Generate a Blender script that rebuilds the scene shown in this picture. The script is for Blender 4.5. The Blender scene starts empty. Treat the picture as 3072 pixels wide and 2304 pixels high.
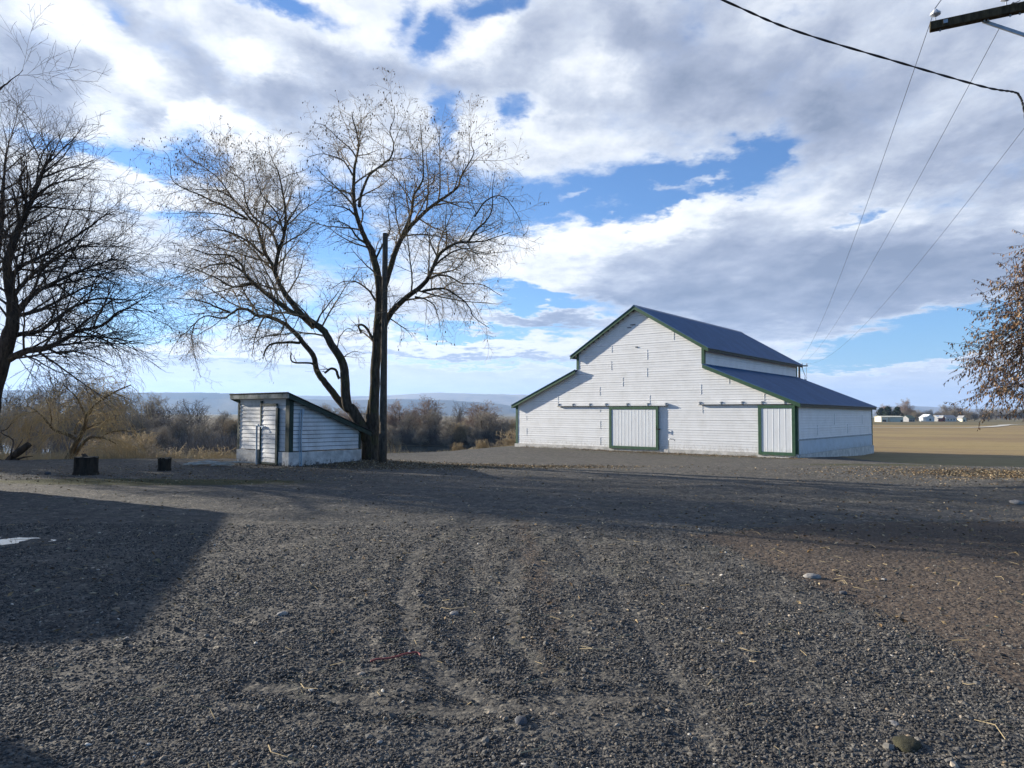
import bpy, math, random
import numpy as np
from mathutils import Vector, Matrix
random.seed(7); rng = np.random.default_rng(7)
sc = bpy.context.scene
COL = sc.collection
F, PITCH, ROLL, CH = 685.5, 0.0448, 0.005, 1.6

# ---------------------------------------------------------------- view geometry (turns a direction seen by the camera into a point in the place)
cp, sp = math.cos(PITCH), math.sin(PITCH)
def ray(px, py):
    a, b = px-512.0, py-384.0
    c, s = math.cos(ROLL), math.sin(ROLL)
    a, b = c*a+s*b, -s*a+c*b
    X, Y, Z = a/F, 1.0, -b/F
    return Vector((X, Y*cp-Z*sp, Y*sp+Z*cp))
def at_y(px, py, y):
    r = ray(px, py); t = y/r.y
    return Vector((r.x*t, y, CH+r.z*t))
def at_z(px, py, z=0.0):
    r = ray(px, py); t = (z-CH)/r.z
    return Vector((r.x*t, r.y*t, z))
def Q(px, py, y):                      # same, from full-size photograph pixels
    return at_y(px/3, py/3, y)

def sstep(a, b, x):
    t = np.clip((x-a)/(b-a), 0, 1); return t*t*(3-2*t)

# ---------------------------------------------------------------- cheap value noise
_P = rng.random((256, 256))
def vnoise(x, y):
    xi, yi = np.floor(x).astype(int), np.floor(y).astype(int)
    fx, fy = x-xi, y-yi
    fx, fy = fx*fx*(3-2*fx), fy*fy*(3-2*fy)
    g = lambda i, j: _P[i & 255, j & 255]
    return (g(xi, yi)*(1-fx)+g(xi+1, yi)*fx)*(1-fy)+(g(xi, yi+1)*(1-fx)+g(xi+1, yi+1)*fx)*fy
def fbm(x, y, o=4):
    s, a, t = 0, .5, 0
    for i in range(o):
        s = s+a*vnoise(x*2**i+17.3*i, y*2**i+5.1*i); t += a; a *= .5
    return s/t

# ---------------------------------------------------------------- terrain
EX = np.array([-400, -60, -30, -17, -9, -5.9, -4, -.1, 10, 25, 60, 200, 900, 20000.])
EY = np.array([60, 30, 24.3, 23.0, 24.6, 32, 37, 45.5, 58, 80, 150, 600, 3000, 60000.])
TRK = [at_z(x*.463, y*.463, 0) for x, y in ((1150, 1085), (1010, 1120), (905, 1190), (872, 1270), (890, 1370), (960, 1460), (1090, 1530))]
TRK2 = [at_z(x*.463, y*.463, 0) for x, y in ((1330, 1120), (1200, 1150), (1120, 1210), (1085, 1290), (1110, 1380), (1190, 1470))]
TRK3 = [at_z(x*.463, y*.463, 0) for x, y in ((560, 1480), (700, 1500), (860, 1525), (1100, 1530), (1400, 1500))]
def trackd(x, y):
    d = np.full(np.broadcast(x, y).shape, 9.0)
    for T in (TRK, TRK2, TRK3):
        for a, b in zip(T, T[1:]):
            ax, ay, bx, by = a.x, a.y, b.x-a.x, b.y-a.y
            t = np.clip(((x-ax)*bx+(y-ay)*by)/(bx*bx+by*by), 0, 1); d = np.minimum(d, np.hypot(x-ax-t*bx, y-ay-t*by))
    return d
def H(x, y):
    x = np.asarray(x, float); y = np.asarray(y, float)
    z = -.42*sstep(19, 35, y)*sstep(-9, -3, x)
    z = z-.35*sstep(13.5, 22, x)*sstep(21, 30, y)
    z = z-.55*sstep(16, 40, x)*sstep(36, 70, y)*1.0
    z = z+.05*(fbm(x*.25, y*.25, 3)-.5)*sstep(1, 6, np.abs(y))
    z = z+.12*np.exp(-((x+4.6)**2+(y-23.2)**2)/4.0)
    ye = np.interp(x, EX, EY)+1.2*(fbm(x*.15, y*0+3, 3)-.5)
    sl = (np.interp(x+1, EX, EY)-np.interp(x-1, EX, EY))/2
    d = (y-ye)/np.sqrt(1+sl*sl)
    drop = 4.3*sstep(-.2, 6.5, d)
    bump = (fbm(x*.08, y*.08, 4)-.5)*1.2*sstep(4, 20, d)
    bump = bump*np.clip(1-np.abs(y-128)/60, 0, 1)*0+bump*(1-np.exp(-((y-128)/30)**2))
    z = z-drop+bump
    z = z-1.1*np.exp(-((y-126)/22)**2)*sstep(30, 50, d)          # the river bed
    # berm at the right edge of the yard
    z = z+.22*np.exp(-(((x-13.0)/1.6)**2+((y-15.2)/2.0)**2))
    # ruts
    for (cx, w) in ((-.55, .16), (.75, .16)):
        path = cx+.25*np.sin(y*.3)
        z = z-.022*np.exp(-((x-path)/w)**2)*sstep(2, 4, y)*(1-sstep(10, 14, y))
    if np.size(x) > 1 or (2 < float(y) < 13 and abs(float(x)) < 7): td = trackd(x, y); z = z-.012*np.exp(-(td/.08)**2)+.009*np.exp(-((td-.18)/.07)**2)
    for k in range(5):
        yy = 12.3+k*1.05-.03*x
        z = z-.02*np.exp(-((y-yy)/.2)**2)*sstep(-3, 2, x)*(1-sstep(11, 14, x))
    return z
def Hf(x, y): return float(H(x, y))
def ground_at(px, py):
    z = 0.0
    for _ in range(12):
        p = at_z(px, py, z); z = .5*z+.5*Hf(p.x, p.y)
    p.z = Hf(p.x, p.y); return p

# ---------------------------------------------------------------- objects and tags
def tag(o, label=None, cat=None, group=None, kind=None):
    if label: o['label'] = label
    if cat: o['category'] = cat
    if group: o['group'] = group
    if kind: o['kind'] = kind
    return o
def empty(name, loc, label=None, cat=None, group=None):
    o = bpy.data.objects.new(name, None); COL.objects.link(o); o.location = loc
    o.empty_display_size = .2
    return tag(o, label, cat, group)
def link(name, me, mats, parent=None, smooth=False):
    for m in (mats if isinstance(mats, (list, tuple)) else [mats]): me.materials.append(m)
    o = bpy.data.objects.new(name, me); COL.objects.link(o)
    if parent is not None:
        o.parent = parent; o.matrix_parent_inverse = Matrix.Identity(4)
    me.shade_smooth() if smooth else me.shade_flat()
    return o
def np_mesh(name, V, Fq, attrs=None):
    V = np.asarray(V, np.float32); Fq = np.asarray(Fq, np.int32)
    k = Fq.shape[1]; n = len(Fq)
    me = bpy.data.meshes.new(name)
    me.vertices.add(len(V)); me.vertices.foreach_set('co', V.ravel())
    me.loops.add(n*k); me.loops.foreach_set('vertex_index', Fq.ravel())
    me.polygons.add(n); me.polygons.foreach_set('loop_start', np.arange(0, n*k, k, dtype=np.int32))
    me.update(calc_edges=True)
    for nm, a in (attrs or {}).items():
        at = me.attributes.new(nm, 'FLOAT', 'POINT'); at.data.foreach_set('value', np.asarray(a, np.float32))
    return me
class MB:
    """collects boxes, prisms and tubes in one mesh"""
    def __init__(s): s.v = []; s.f = []
    def add(s, v, f):
        o = len(s.v); s.v += [tuple(p) for p in v]; s.f += [tuple(i+o for i in q) for q in f]; return s
    def box(s, o, a, b, c):            # corner o, edge vectors a b c
        o, a, b, c = Vector(o), Vector(a), Vector(b), Vector(c)
        v = [o, o+a, o+a+b, o+b, o+c, o+a+c, o+a+b+c, o+b+c]
        f = [(0, 3, 2, 1), (4, 5, 6, 7), (0, 1, 5, 4), (1, 2, 6, 5), (2, 3, 7, 6), (3, 0, 4, 7)]
        if a.cross(b).dot(c) < 0: f = [tuple(reversed(q)) for q in f]
        return s.add(v, f)
    def tube(s, pts, r, k=8, cap=True):
        pts = [Vector(p) for p in pts]; n = len(pts)
        r = r if isinstance(r, (list, tuple)) else [r]*n
        d = pts[-1]-pts[0]
        ref = Vector((1, 0, 0)) if abs(d.normalized().x) < .7 else Vector((0, 0, 1))
        v = []
        for i, p in enumerate(pts):
            t = (pts[min(i+1, n-1)]-pts[max(i-1, 0)]).normalized()
            u = t.cross(ref).normalized(); w = t.cross(u)
            v += [p+(u*math.cos(2*math.pi*j/k)+w*math.sin(2*math.pi*j/k))*r[i] for j in range(k)]
        f = [(i*k+j, i*k+(j+1) % k, (i+1)*k+(j+1) % k, (i+1)*k+j) for i in range(n-1) for j in range(k)]
        if cap: f += [tuple(range(k-1, -1, -1)), tuple(range((n-1)*k, n*k))]
        return s.add(v, f)
    def build(s, name, mat, parent=None, smooth=False, bevel=0):
        me = bpy.data.meshes.new(name); me.from_pydata(s.v, [], s.f); me.update()
        o = link(name, me, mat, parent, smooth)
        if bevel:
            m = o.modifiers.new('b', 'BEVEL'); m.width = bevel; m.segments = 2; m.limit_method = 'ANGLE'
        return o

# ---------------------------------------------------------------- materials
def newmat(name):
    m = bpy.data.materials.new(name); m.use_nodes = True
    nt = m.node_tree; b = nt.nodes['Principled BSDF']
    return m, nt, b
def N(nt, t, **kw):
    n = nt.nodes.new(t)
    for k, v in kw.items():
        if k in n.inputs.keys(): n.inputs[k].default_value = v
        else: setattr(n, k, v)
    return n
def ramp(nt, fac, stops):
    r = nt.nodes.new('ShaderNodeValToRGB'); e = r.color_ramp.elements
    while len(e) < len(stops): e.new(.5)
    for i, (p, c) in enumerate(stops):
        e[i].position = p; e[i].color = (*c, 1) if len(c) == 3 else c
    nt.links.new(fac, r.inputs[0]); return r.outputs[0]
def mix(nt, fac, a, b, mode='MIX'):
    m = nt.nodes.new('ShaderNodeMix'); m.data_type = 'RGBA'; m.blend_type = mode
    for s, v in ((0, fac), (6, a), (7, b)):
        if hasattr(v, 'links'): nt.links.new(v, m.inputs[s])
        elif isinstance(v, (int, float)): m.inputs[s].default_value = v
        else: m.inputs[s].default_value = (*v, 1)
    return m.outputs[2]
def math_(nt, op, a, b=None, clamp=False):
    m = nt.nodes.new('ShaderNodeMath'); m.operation = op; m.use_clamp = clamp
    for s, v in ((0, a), (1, b)):
        if v is None: continue
        if hasattr(v, 'links'): nt.links.new(v, m.inputs[s])
        else: m.inputs[s].default_value = v
    return m.outputs[0]
def noise(nt, vec, scale, detail=5, rough=.6, dist=0):
    n = N(nt, 'ShaderNodeTexNoise', Scale=scale, Detail=detail, Roughness=rough, Distortion=dist)
    if vec is not None: nt.links.new(vec, n.inputs['Vector'])
    return n.outputs['Fac']
def mapping(nt, vec, scale=(1, 1, 1), rot=(0, 0, 0), loc=(0, 0, 0)):
    m = nt.nodes.new('ShaderNodeMapping'); nt.links.new(vec, m.inputs[0])
    m.inputs['Scale'].default_value = scale; m.inputs['Rotation'].default_value = rot; m.inputs['Location'].default_value = loc
    return m.outputs[0]
def objco(nt): return nt.nodes.new('ShaderNodeTexCoord').outputs['Object']
def bump(nt, b, h, strength=.5, dist=.02):
    n = nt.nodes.new('ShaderNodeBump'); n.inputs['Strength'].default_value = strength; n.inputs['Distance'].default_value = dist
    nt.links.new(h, n.inputs['Height']); nt.links.new(n.outputs[0], b.inputs['Normal']); return n
def simple(name, c1, c2=None, scale=6, rough=.8, metal=0, stretch=(1, 1, 1), bmp=0, bscale=40, spec=.3, lo=.35, hi=.65):
    m, nt, b = newmat(name); co = mapping(nt, objco(nt), stretch)
    b.inputs['Roughness'].default_value = rough; b.inputs['Metallic'].default_value = metal
    b.inputs['Specular IOR Level'].default_value = spec
    nt.links.new(ramp(nt, noise(nt, co, scale), [(lo, c1), (hi, c2 or c1)]), b.inputs['Base Color'])
    if bmp: bump(nt, b, noise(nt, co, bscale, 6, .7), bmp, .02)
    return m
M = {}
def white_paint(name, c, dirt, amt=.35, stretch=(1, 1, 1)):
    m, nt, b = newmat(name); co = objco(nt)
    n1 = noise(nt, mapping(nt, co, stretch), 1.7, 8, .65); n2 = noise(nt, mapping(nt, co, (1, 1, 8)), 3.5, 6, .7)
    n3 = noise(nt, mapping(nt, co, (9, 9, .8)), 2.2, 5, .65)
    f = ramp(nt, n1, [(.42, (0, 0, 0)), (.75, (amt,)*3)])
    c1 = mix(nt, f, c, dirt)
    f2 = ramp(nt, n2, [(.5, (0, 0, 0)), (.8, (amt*.8,)*3)])
    c1 = mix(nt, f2, c1, tuple(x*.82 for x in c))
    f3 = ramp(nt, n3, [(.56, (0, 0, 0)), (.78, (amt*.9,)*3)])
    c1 = mix(nt, f3, c1, dirt)
    zz = N(nt, 'ShaderNodeSeparateXYZ'); nt.links.new(co, zz.inputs[0])
    sp2 = math_(nt, 'SUBTRACT', noise(nt, mapping(nt, co, (2.2, 2.2, 1.2)), 4.0, 8, .75), math_(nt, 'MULTIPLY', zz.outputs[2], .55))
    c1 = mix(nt, ramp(nt, sp2, [(.36, (0, 0, 0)), (.62, (.55,)*3)]), c1, (.33, .29, .22))
    pe = noise(nt, mapping(nt, co, (1, 1, 3)), 26, 4, .7)
    c1 = mix(nt, ramp(nt, pe, [(.66, (0, 0, 0)), (.7, (amt*1.2,)*3)]), c1, (.3, .28, .25))
    nt.links.new(c1, b.inputs['Base Color']); b.inputs['Roughness'].default_value = .6
    bump(nt, b, noise(nt, mapping(nt, co, (1, 1, 5)), 30, 4), .15, .01)
    return m
M['white'] = white_paint('white_board_paint', (.79, .78, .755), (.5, .48, .43))
M['white_old'] = white_paint('old_white_paint', (.66, .66, .65), (.34, .32, .28), .75)
M['door_white'] = white_paint('door_white', (.75, .76, .75), (.52, .5, .46), .3, (4, 4, 1))
M['steel_white'] = white_paint('skirt_white', (.64, .66, .68), (.44, .44, .41), .4)
M['green'] = simple('green_trim', (.036, .085, .045), (.052, .115, .065), 5, .55, bmp=.1)
M['dark_green'] = simple('dark_green_trim', (.013, .028, .022), (.026, .05, .038), 6, .6, bmp=.1)
M['concrete'] = simple('concrete', (.42, .4, .36), (.66, .63, .57), 3, .9, bmp=.3)
M['whitewash'] = None
m, nt, b = newmat('worn_whitewash'); co = objco(nt)
c1 = ramp(nt, noise(nt, co, 2.6, 9, .72), [(.4, (.62, .61, .58)), (.6, (.38, .37, .35))])
gm = N(nt, 'ShaderNodeSeparateXYZ'); nt.links.new(co, gm.inputs[0])
fl = math_(nt, 'MULTIPLY', math_(nt, 'SUBTRACT', .55, gm.outputs[2], True), noise(nt, co, 9, 8, .75), True)
c1 = mix(nt, ramp(nt, fl, [(.2, (0, 0, 0)), (.27, (1, 1, 1))]), c1, (.09, .085, .08))
nt.links.new(c1, b.inputs['Base Color']); b.inputs['Roughness'].default_value = .9
bump(nt, b, noise(nt, co, 22, 7, .7), .5, .03); M['whitewash'] = m
M['soffit'] = simple('soffit_wood', (.2, .19, .17), (.32, .3, .27), 4, .8)
M['fascia'] = simple('mottled_fascia', (.07, .095, .075), (.36, .36, .33), 3.2, .8)
M['grey_trim'] = simple('skirt_trim', (.22, .26, .28), (.32, .36, .37), 3, .6)
M['pipe'] = simple('painted_pipe', (.3, .38, .45), (.42, .49, .55), 5, .45, .3)
M['iron'] = simple('dark_iron', (.012, .012, .013), (.04, .035, .03), 12, .55, .7)
M['galv'] = simple('galvanised', (.3, .31, .32), (.45, .46, .46), 9, .4, .8)
def roofmat(name, c1, c2, metal, rough, rust=0.0):
    m, nt, b = newmat(name); co = objco(nt)
    n = noise(nt, mapping(nt, co, (1.0, .18, .18), (0, 0, 0)), 1.6, 6, .6)
    c = ramp(nt, n, [(.35, c1), (.65, c2)])
    c = mix(nt, ramp(nt, noise(nt, mapping(nt, co, (.5, .5, 3)), 5, 6, .7), [(.5, (0, 0, 0)), (.75, (.35,)*3)]), c, tuple(q*1.7 for q in c2))
    if rust: c = mix(nt, ramp(nt, noise(nt, co, 3.5, 8, .7), [(.55, (0, 0, 0)), (.7, (rust,)*3)]), c, (.11, .055, .03))
    nt.links.new(c, b.inputs['Base Color']); b.inputs['Metallic'].default_value = metal; b.inputs['Roughness'].default_value = rough
    return m
M['roof'] = roofmat('weathered_roof_steel', (.03, .095, .185), (.045, .125, .235), .15, .5)
M['shed_roof'] = roofmat('shed_roof_steel', (.02, .025, .025), (.05, .055, .05), .5, .5, .5)
def bark(name, c1, c2, moss=None, scale=14):
    m, nt, b = newmat(name); co = objco(nt)
    v = mapping(nt, co, (1, 1, .22))
    n = noise(nt, v, scale, 7, .7, .4)
    c = ramp(nt, n, [(.35, c1), (.65, c2)])
    if moss: c = mix(nt, ramp(nt, noise(nt, co, 2.2, 6, .65), [(.5, (0, 0, 0)), (.68, (.75,)*3)]), c, moss)
    nt.links.new(c, b.inputs['Base Color']); b.inputs['Roughness'].default_value = .95; b.inputs['Specular IOR Level'].default_value = .1
    bump(nt, b, n, .9, .05)
    return m
M['bark'] = bark('tree_bark', (.028, .022, .017), (.12, .096, .07), (.085, .085, .03))
M['bark_dark'] = bark('dark_bark', (.018, .015, .013), (.08, .064, .05))
M['twig'] = simple('twig_bark', (.17, .13, .08), (.38, .29, .18), 1.5, .9, spec=.1)
M['twig_dark'] = simple('dark_twig', (.03, .024, .021), (.1, .078, .06), 1.2, .9, spec=.1)
M['willow'] = simple('willow_twig', (.3, .225, .11), (.5, .39, .21), .9, .85, spec=.1)
M['willow_bark'] = bark('willow_bark', (.07, .05, .03), (.2, .15, .085))
M['brush'] = simple('brush_twig', (.2, .17, .13), (.36, .31, .24), .25, .95, spec=.05)
M['brush_tan'] = simple('brush_tan_twig', (.3, .235, .14), (.46, .37, .24), .25, .95, spec=.05)
M['brush_red'] = simple('brush_red_twig', (.25, .175, .13), (.38, .29, .22), .25, .95, spec=.05)
M['brush_dark'] = simple('brush_dark_twig', (.1, .085, .075), (.2, .17, .14), .25, .95, spec=.05)
M['evergreen'] = simple('evergreen_leaf', (.02, .035, .02), (.045, .06, .03), .6, .9, spec=.1)
M['grass'] = simple('dry_grass_blade', (.26, .2, .11), (.48, .38, .22), .3, .9, spec=.1)
M['pole'] = bark('weathered_pole', (.055, .046, .036), (.14, .115, .09), None, 20)
M['arm'] = bark('crossarm_wood', (.035, .03, .02), (.11, .09, .055), None, 18)
M['porcelain'] = simple('porcelain', (.42, .45, .5), (.5, .52, .56), 5, .25, spec=.6)
M['cable'] = simple('cable_sheath', (.012, .012, .014), (.02, .02, .022), 5, .5)
M['wire'] = simple('wire_metal', (.05, .05, .055), (.09, .09, .1), 5, .5, .6)
M['stump'] = bark('stump_bark', (.016, .014, .012), (.06, .05, .038))
M['cutwood'] = simple('cut_wood', (.1, .08, .055), (.2, .16, .11), 20, .9, bmp=.3)
M['bleached'] = simple('bleached_wood', (.4, .38, .33), (.62, .6, .54), 8, .8)
M['white_plank'] = simple('white_plank', (.75, .75, .74), (.85, .85, .84), 5, .6)
M['house_wall'] = simple('house_siding', (.55, .54, .5), (.62, .6, .56), 2, .8)
M['house_roof'] = simple('house_shingle', (.06, .055, .05), (.1, .09, .08), 8, .9)
M['red_cord'] = simple('red_cord', (.2, .045, .045), (.24, .07, .06), 8, .7)
M['glass'] = simple('dark_pane', (.02, .03, .04), (.03, .04, .05), 5, .1, spec=.8)
def leafmat(name, stops):
    m, nt, b = newmat(name)
    a = nt.nodes.new('ShaderNodeAttribute'); a.attribute_name = 'tone'
    nt.links.new(ramp(nt, a.outputs['Fac'], stops), b.inputs['Base Color'])
    b.inputs['Roughness'].default_value = .8; b.inputs['Specular IOR Level'].default_value = .15
    return m, nt, b
M['leaf'], _, _ = leafmat('dry_leaf', [(0, (.1, .05, .028)), (.45, (.27, .15, .08)), (.8, (.4, .25, .13)), (1, (.5, .38, .24))])
M['leaf_pod'], _, _ = leafmat('seed_pod', [(0, (.05, .036, .022)), (1, (.2, .14, .08))])
M['litter'], _, _ = leafmat('litter_leaf', [(0, (.05, .033, .02)), (.4, (.17, .11, .055)), (.8, (.32, .235, .13)), (1, (.5, .42, .28))])
M['stone'], nt, b = leafmat('gravel_stone', [(0, (.034, .031, .028)), (.3, (.066, .061, .055)), (.62, (.112, .104, .092)), (.85, (.185, .17, .145)), (.93, (.27, .2, .13)), (1, (.55, .5, .42))])
bump(nt, b, noise(nt, objco(nt), 160, 4), .4, .004); b.inputs['Roughness'].default_value = .75
M['rock'] = simple('rock', (.17, .165, .16), (.36, .33, .29), 9, .85, bmp=.5)
M['rock_dark'] = simple('dark_rock', (.06, .062, .068), (.13, .13, .135), 9, .8, bmp=.5)

# ground: one sheet, region masks stored on its vertices
def ground_mat():
    m, nt, b = newmat('yard_ground'); co = objco(nt); L = nt.links
    def att(n):
        a = nt.nodes.new('ShaderNodeAttribute'); a.attribute_name = n; return a.outputs['Fac']
    # gravel: cells of single stones, each its own grey
    vo = N(nt, 'ShaderNodeTexVoronoi', Scale=46.0); L.new(co, vo.inputs['Vector'])
    vo2 = N(nt, 'ShaderNodeTexVoronoi', Scale=17.0); L.new(co, vo2.inputs['Vector'])
    vo3 = N(nt, 'ShaderNodeTexVoronoi', Scale=7.0); L.new(co, vo3.inputs['Vector'])
    sx = N(nt, 'ShaderNodeSeparateXYZ'); L.new(vo.outputs['Color'], sx.inputs[0])
    sx2 = N(nt, 'ShaderNodeSeparateXYZ'); L.new(vo2.outputs['Color'], sx2.inputs[0])
    sx3 = N(nt, 'ShaderNodeSeparateXYZ'); L.new(vo3.outputs['Color'], sx3.inputs[0])
    g1 = ramp(nt, sx.outputs[0], [(0, (.02, .021, .024)), (.5, (.058, .059, .06)), (.85, (.115, .114, .11)), (1, (.3, .28, .24))])
    g2 = ramp(nt, sx2.outputs[0], [(0, (.028, .029, .031)), (.6, (.062, .062, .061)), (.93, (.12, .115, .105)), (1, (.34, .32, .27))])
    g3 = ramp(nt, sx3.outputs[1], [(0, (.035, .036, .038)), (.7, (.066, .066, .065)), (1, (.11, .106, .1))])
    grav = mix(nt, 1.0, mix(nt, .45, mix(nt, .5, g1, g2), g3), (1.66, 1.56, 1.4), 'MULTIPLY')
    big = noise(nt, co, .35, 6, .62); med = noise(nt, co, 1.8, 6, .7)
    grav = mix(nt, ramp(nt, big, [(.35, (0, 0, 0)), (.7, (.7,)*3)]), grav, mix(nt, .5, grav, (.1, .086, .066)))
    grav = mix(nt, ramp(nt, med, [(.52, (0, 0, 0)), (.72, (.55,)*3)]), grav, mix(nt, .6, grav, (.028, .028, .027)))
    gg = noise(nt, mapping(nt, co, (1, 1, 1), (0, 0, 0), (31, 7, 0)), 1.1, 7, .72)
    grav = mix(nt, ramp(nt, gg, [(.56, (0, 0, 0)), (.7, (.5,)*3)]), grav, mix(nt, .55, grav, (.068, .078, .04)))
    rs = noise(nt, mapping(nt, co, (1, 1, 1), (0, 0, 0), (3, 57, 0)), 2.6, 7, .75)
    grav = mix(nt, ramp(nt, rs, [(.6, (0, 0, 0)), (.72, (.45,)*3)]), grav, mix(nt, .55, grav, (.16, .09, .05)))
    # dirt
    dn = noise(nt, co, 6, 9, .75); dn2 = noise(nt, co, 38, 5, .7)
    dirt = mix(nt, .5, ramp(nt, dn, [(.3, (.06, .042, .029)), (.7, (.19, .138, .098))]), ramp(nt, dn2, [(.35, (.06, .044, .031)), (.7, (.2, .15, .108))]))
    dirt = mix(nt, .25, dirt, g1)
    ln = noise(nt, co, 14, 8, .8)
    lit = mix(nt, .5, ramp(nt, ln, [(.35, (.04, .03, .018)), (.55, (.12, .088, .045)), (.7, (.26, .2, .11))]), g2)
    grs = ramp(nt, noise(nt, co, 9, 8, .8), [(.3, (.03, .033, .017)), (.7, (.11, .105, .045))])
    fco = mapping(nt, co, (.06, 1, 1), (0, 0, .12))
    fn = noise(nt, fco, .5, 8, .7); fn2 = noise(nt, co, .05, 5, .6); fn3 = noise(nt, co, 1.3, 8, .8)
    fld = mix(nt, .5, ramp(nt, fn, [(.3, (.27, .2, .11)), (.7, (.44, .35, .2))]), ramp(nt, fn3, [(.3, (.24, .18, .1)), (.7, (.47, .37, .22))]))
    fld = mix(nt, 1.0, fld, (.9, .86, .71), 'MULTIPLY')
    fld = mix(nt, ramp(nt, fn2, [(.4, (0, 0, 0)), (.65, (.6,)*3)]), fld, (.2, .135, .09))
    mead = mix(nt, .5, ramp(nt, noise(nt, co, .12, 7, .7), [(.35, (.12, .095, .06)), (.65, (.23, .175, .1))]), ramp(nt, fn3, [(.3, (.09, .07, .045)), (.7, (.24, .19, .11))]))
    far = mix(nt, .5, ramp(nt, noise(nt, mapping(nt, co, (.3, 1.6, 1)), .01, 6, .7), [(.4, (.1, .11, .045)), (.6, (.22, .17, .09))]), ramp(nt, noise(nt, co, .03, 6, .7), [(.35, (.1, .09, .05)), (.65, (.24, .18, .11))]))
    c = grav
    edge = noise(nt, co, 3.2, 8, .75)
    def soft(a, w=.5):
        s = math_(nt, 'ADD', a, math_(nt, 'MULTIPLY', math_(nt, 'SUBTRACT', edge, .5), w*2))
        return ramp(nt, s, [(.4, (0, 0, 0)), (.62, (1, 1, 1))])
    for nme, cc in (('dirt', dirt), ('grass', grs), ('litter', lit), ('meadow', mead), ('field', fld), ('farland', far)):
        c = mix(nt, soft(att(nme)), c, cc)
    L.new(c, b.inputs['Base Color'])
    b.inputs['Roughness'].default_value = .95; b.inputs['Specular IOR Level'].default_value = .12
    # relief: stone cells + clods
    h = math_(nt, 'MULTIPLY', math_(nt, 'SUBTRACT', .8, vo.outputs['Distance']), .012)
    h2 = math_(nt, 'MULTIPLY', math_(nt, 'SUBTRACT', .8, vo2.outputs['Distance']), .03)
    h3 = math_(nt, 'MULTIPLY', noise(nt, co, 3.4, 9, .75), .055)
    h = math_(nt, 'ADD', math_(nt, 'ADD', h, h2), h3)
    n = nt.nodes.new('ShaderNodeBump'); n.inputs['Strength'].default_value = .65; n.inputs['Distance'].default_value = 1.0
    L.new(h, n.inputs['Height']); L.new(n.outputs[0], b.inputs['Normal'])
    return m
M['ground'] = ground_mat()

def build_ground():
    def axis(a0, a1, s0, gr, far):     # uniform core then growing steps
        core = list(np.arange(a0, a1+s0/2, s0)); s = s0; r = []; x = core[-1]
        while x < far: s *= gr; x += s; r.append(x)
        s = s0; l = []; x = core[0]
        while x > -far: s *= gr; x -= s; l.append(x)
        return np.array(l[::-1]+core+r)
    xs = axis(-16, 20, .14, 1.09, 14000.); ys = axis(1.5, 30, .14, 1.055, 14000.)
    ys = ys[ys > -3000]
    X, Y = np.meshgrid(xs, ys); Z = H(X, Y)
    Z = Z+(fbm(X*2.2, Y*2.2, 4)-.5)*.035*(np.hypot(X, Y) < 60)
    nx, ny = len(xs), len(ys)
    V = np.stack([X, Y, Z], -1).reshape(-1, 3)
    i = np.arange(nx*ny).reshape(ny, nx)
    Fq = np.stack([i[:-1, :-1], i[:-1, 1:], i[1:, 1:], i[1:, :-1]], -1).reshape(-1, 4)
    ye = np.interp(X, EX, EY); sl = (np.interp(X+1, EX, EY)-np.interp(X-1, EX, EY))/2
    d = (Y-ye)/np.sqrt(1+sl*sl)
    meadow = sstep(-.4, .8, d)
    # brown earth at the right of the drive
    line = np.interp(Y, [2, 3.7, 5.2, 6.5, 8.3, 9.2, 10.2, 14], [2.6, 2.75, 3.0, 2.8, 2.6, 2.4, 4.0, 20])
    dirt = sstep(-.35, .35, X-line)*(1-sstep(9.6, 11.5, Y))
    dirt = np.maximum(dirt, .75*np.exp(-(((X-7)/6)**2+((Y-9.2)/1.1)**2)))
    dirt = np.maximum(dirt, .6*np.exp(-((X-.1-.2*np.sin(Y*.3))/.25)**2)*sstep(3, 5, Y)*(1-sstep(10, 12, Y)))
    litter = .95*np.exp(-(((X+3.2)/4.2)**2+((Y-21.6)/2.2)**2)) + .85*np.exp(-(((X-1)/3.2)**2+((Y-21.9)/.9)**2))
    litter = np.maximum(litter, np.exp(-(((X-14.5)/4)**2+((Y-19.3)/2.2)**2)))
    # a strip along the barn's front wall
    Bx, By = 13.67, 32.89; ca, sa = .769, .639
    u = (X-Bx)*-ca+(Y-By)*sa; w = -((X-Bx)*sa+(Y-By)*ca)
    litter = np.maximum(litter, .8*sstep(-1, 0, u)*(1-sstep(10, 14, u))*np.exp(-((w-.6)/.75)**2))
    grass = .9*np.exp(-(((X+8.5)/5)**2+((Y-16.0)/1.0)**2))+.6*np.exp(-(((X-13)/5.5)**2+((Y-24.5)/2.2)**2))
    grass = np.maximum(grass, .62*np.exp(-(((X-11.5)/2.6)**2+((Y-12.6)/1.6)**2)))
    grass = np.maximum(grass, .8*sstep(-1, 0, u)*(1-sstep(17, 18, u))*np.exp(-((w-1.9)/.5)**2)*.72)
    field = sstep(0, 1.0, (X-13.5)/9)*sstep(31.5, 34, Y-(22-X)*.05)*(1-meadow)
    field = np.maximum(field, sstep(48, 60, Y)*(1-meadow))
    far = sstep(238, 250, Y)*(1-sstep(0, 1, d/40))
    far = np.maximum(far, sstep(900, 1500, Y)); far = np.maximum(far, sstep(300, 500, np.abs(X)))
    far = np.maximum(far, sstep(-60, -200, Y))
    f = lambda a: a.reshape(-1)
    me = np_mesh('ground', V, Fq, dict(dirt=f(dirt), litter=f(litter), grass=f(grass), meadow=f(meadow), field=f(field), farland=f(far)))
    o = link('ground', me, M['ground'], None, True); tag(o, kind='structure')
build_ground()

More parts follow.
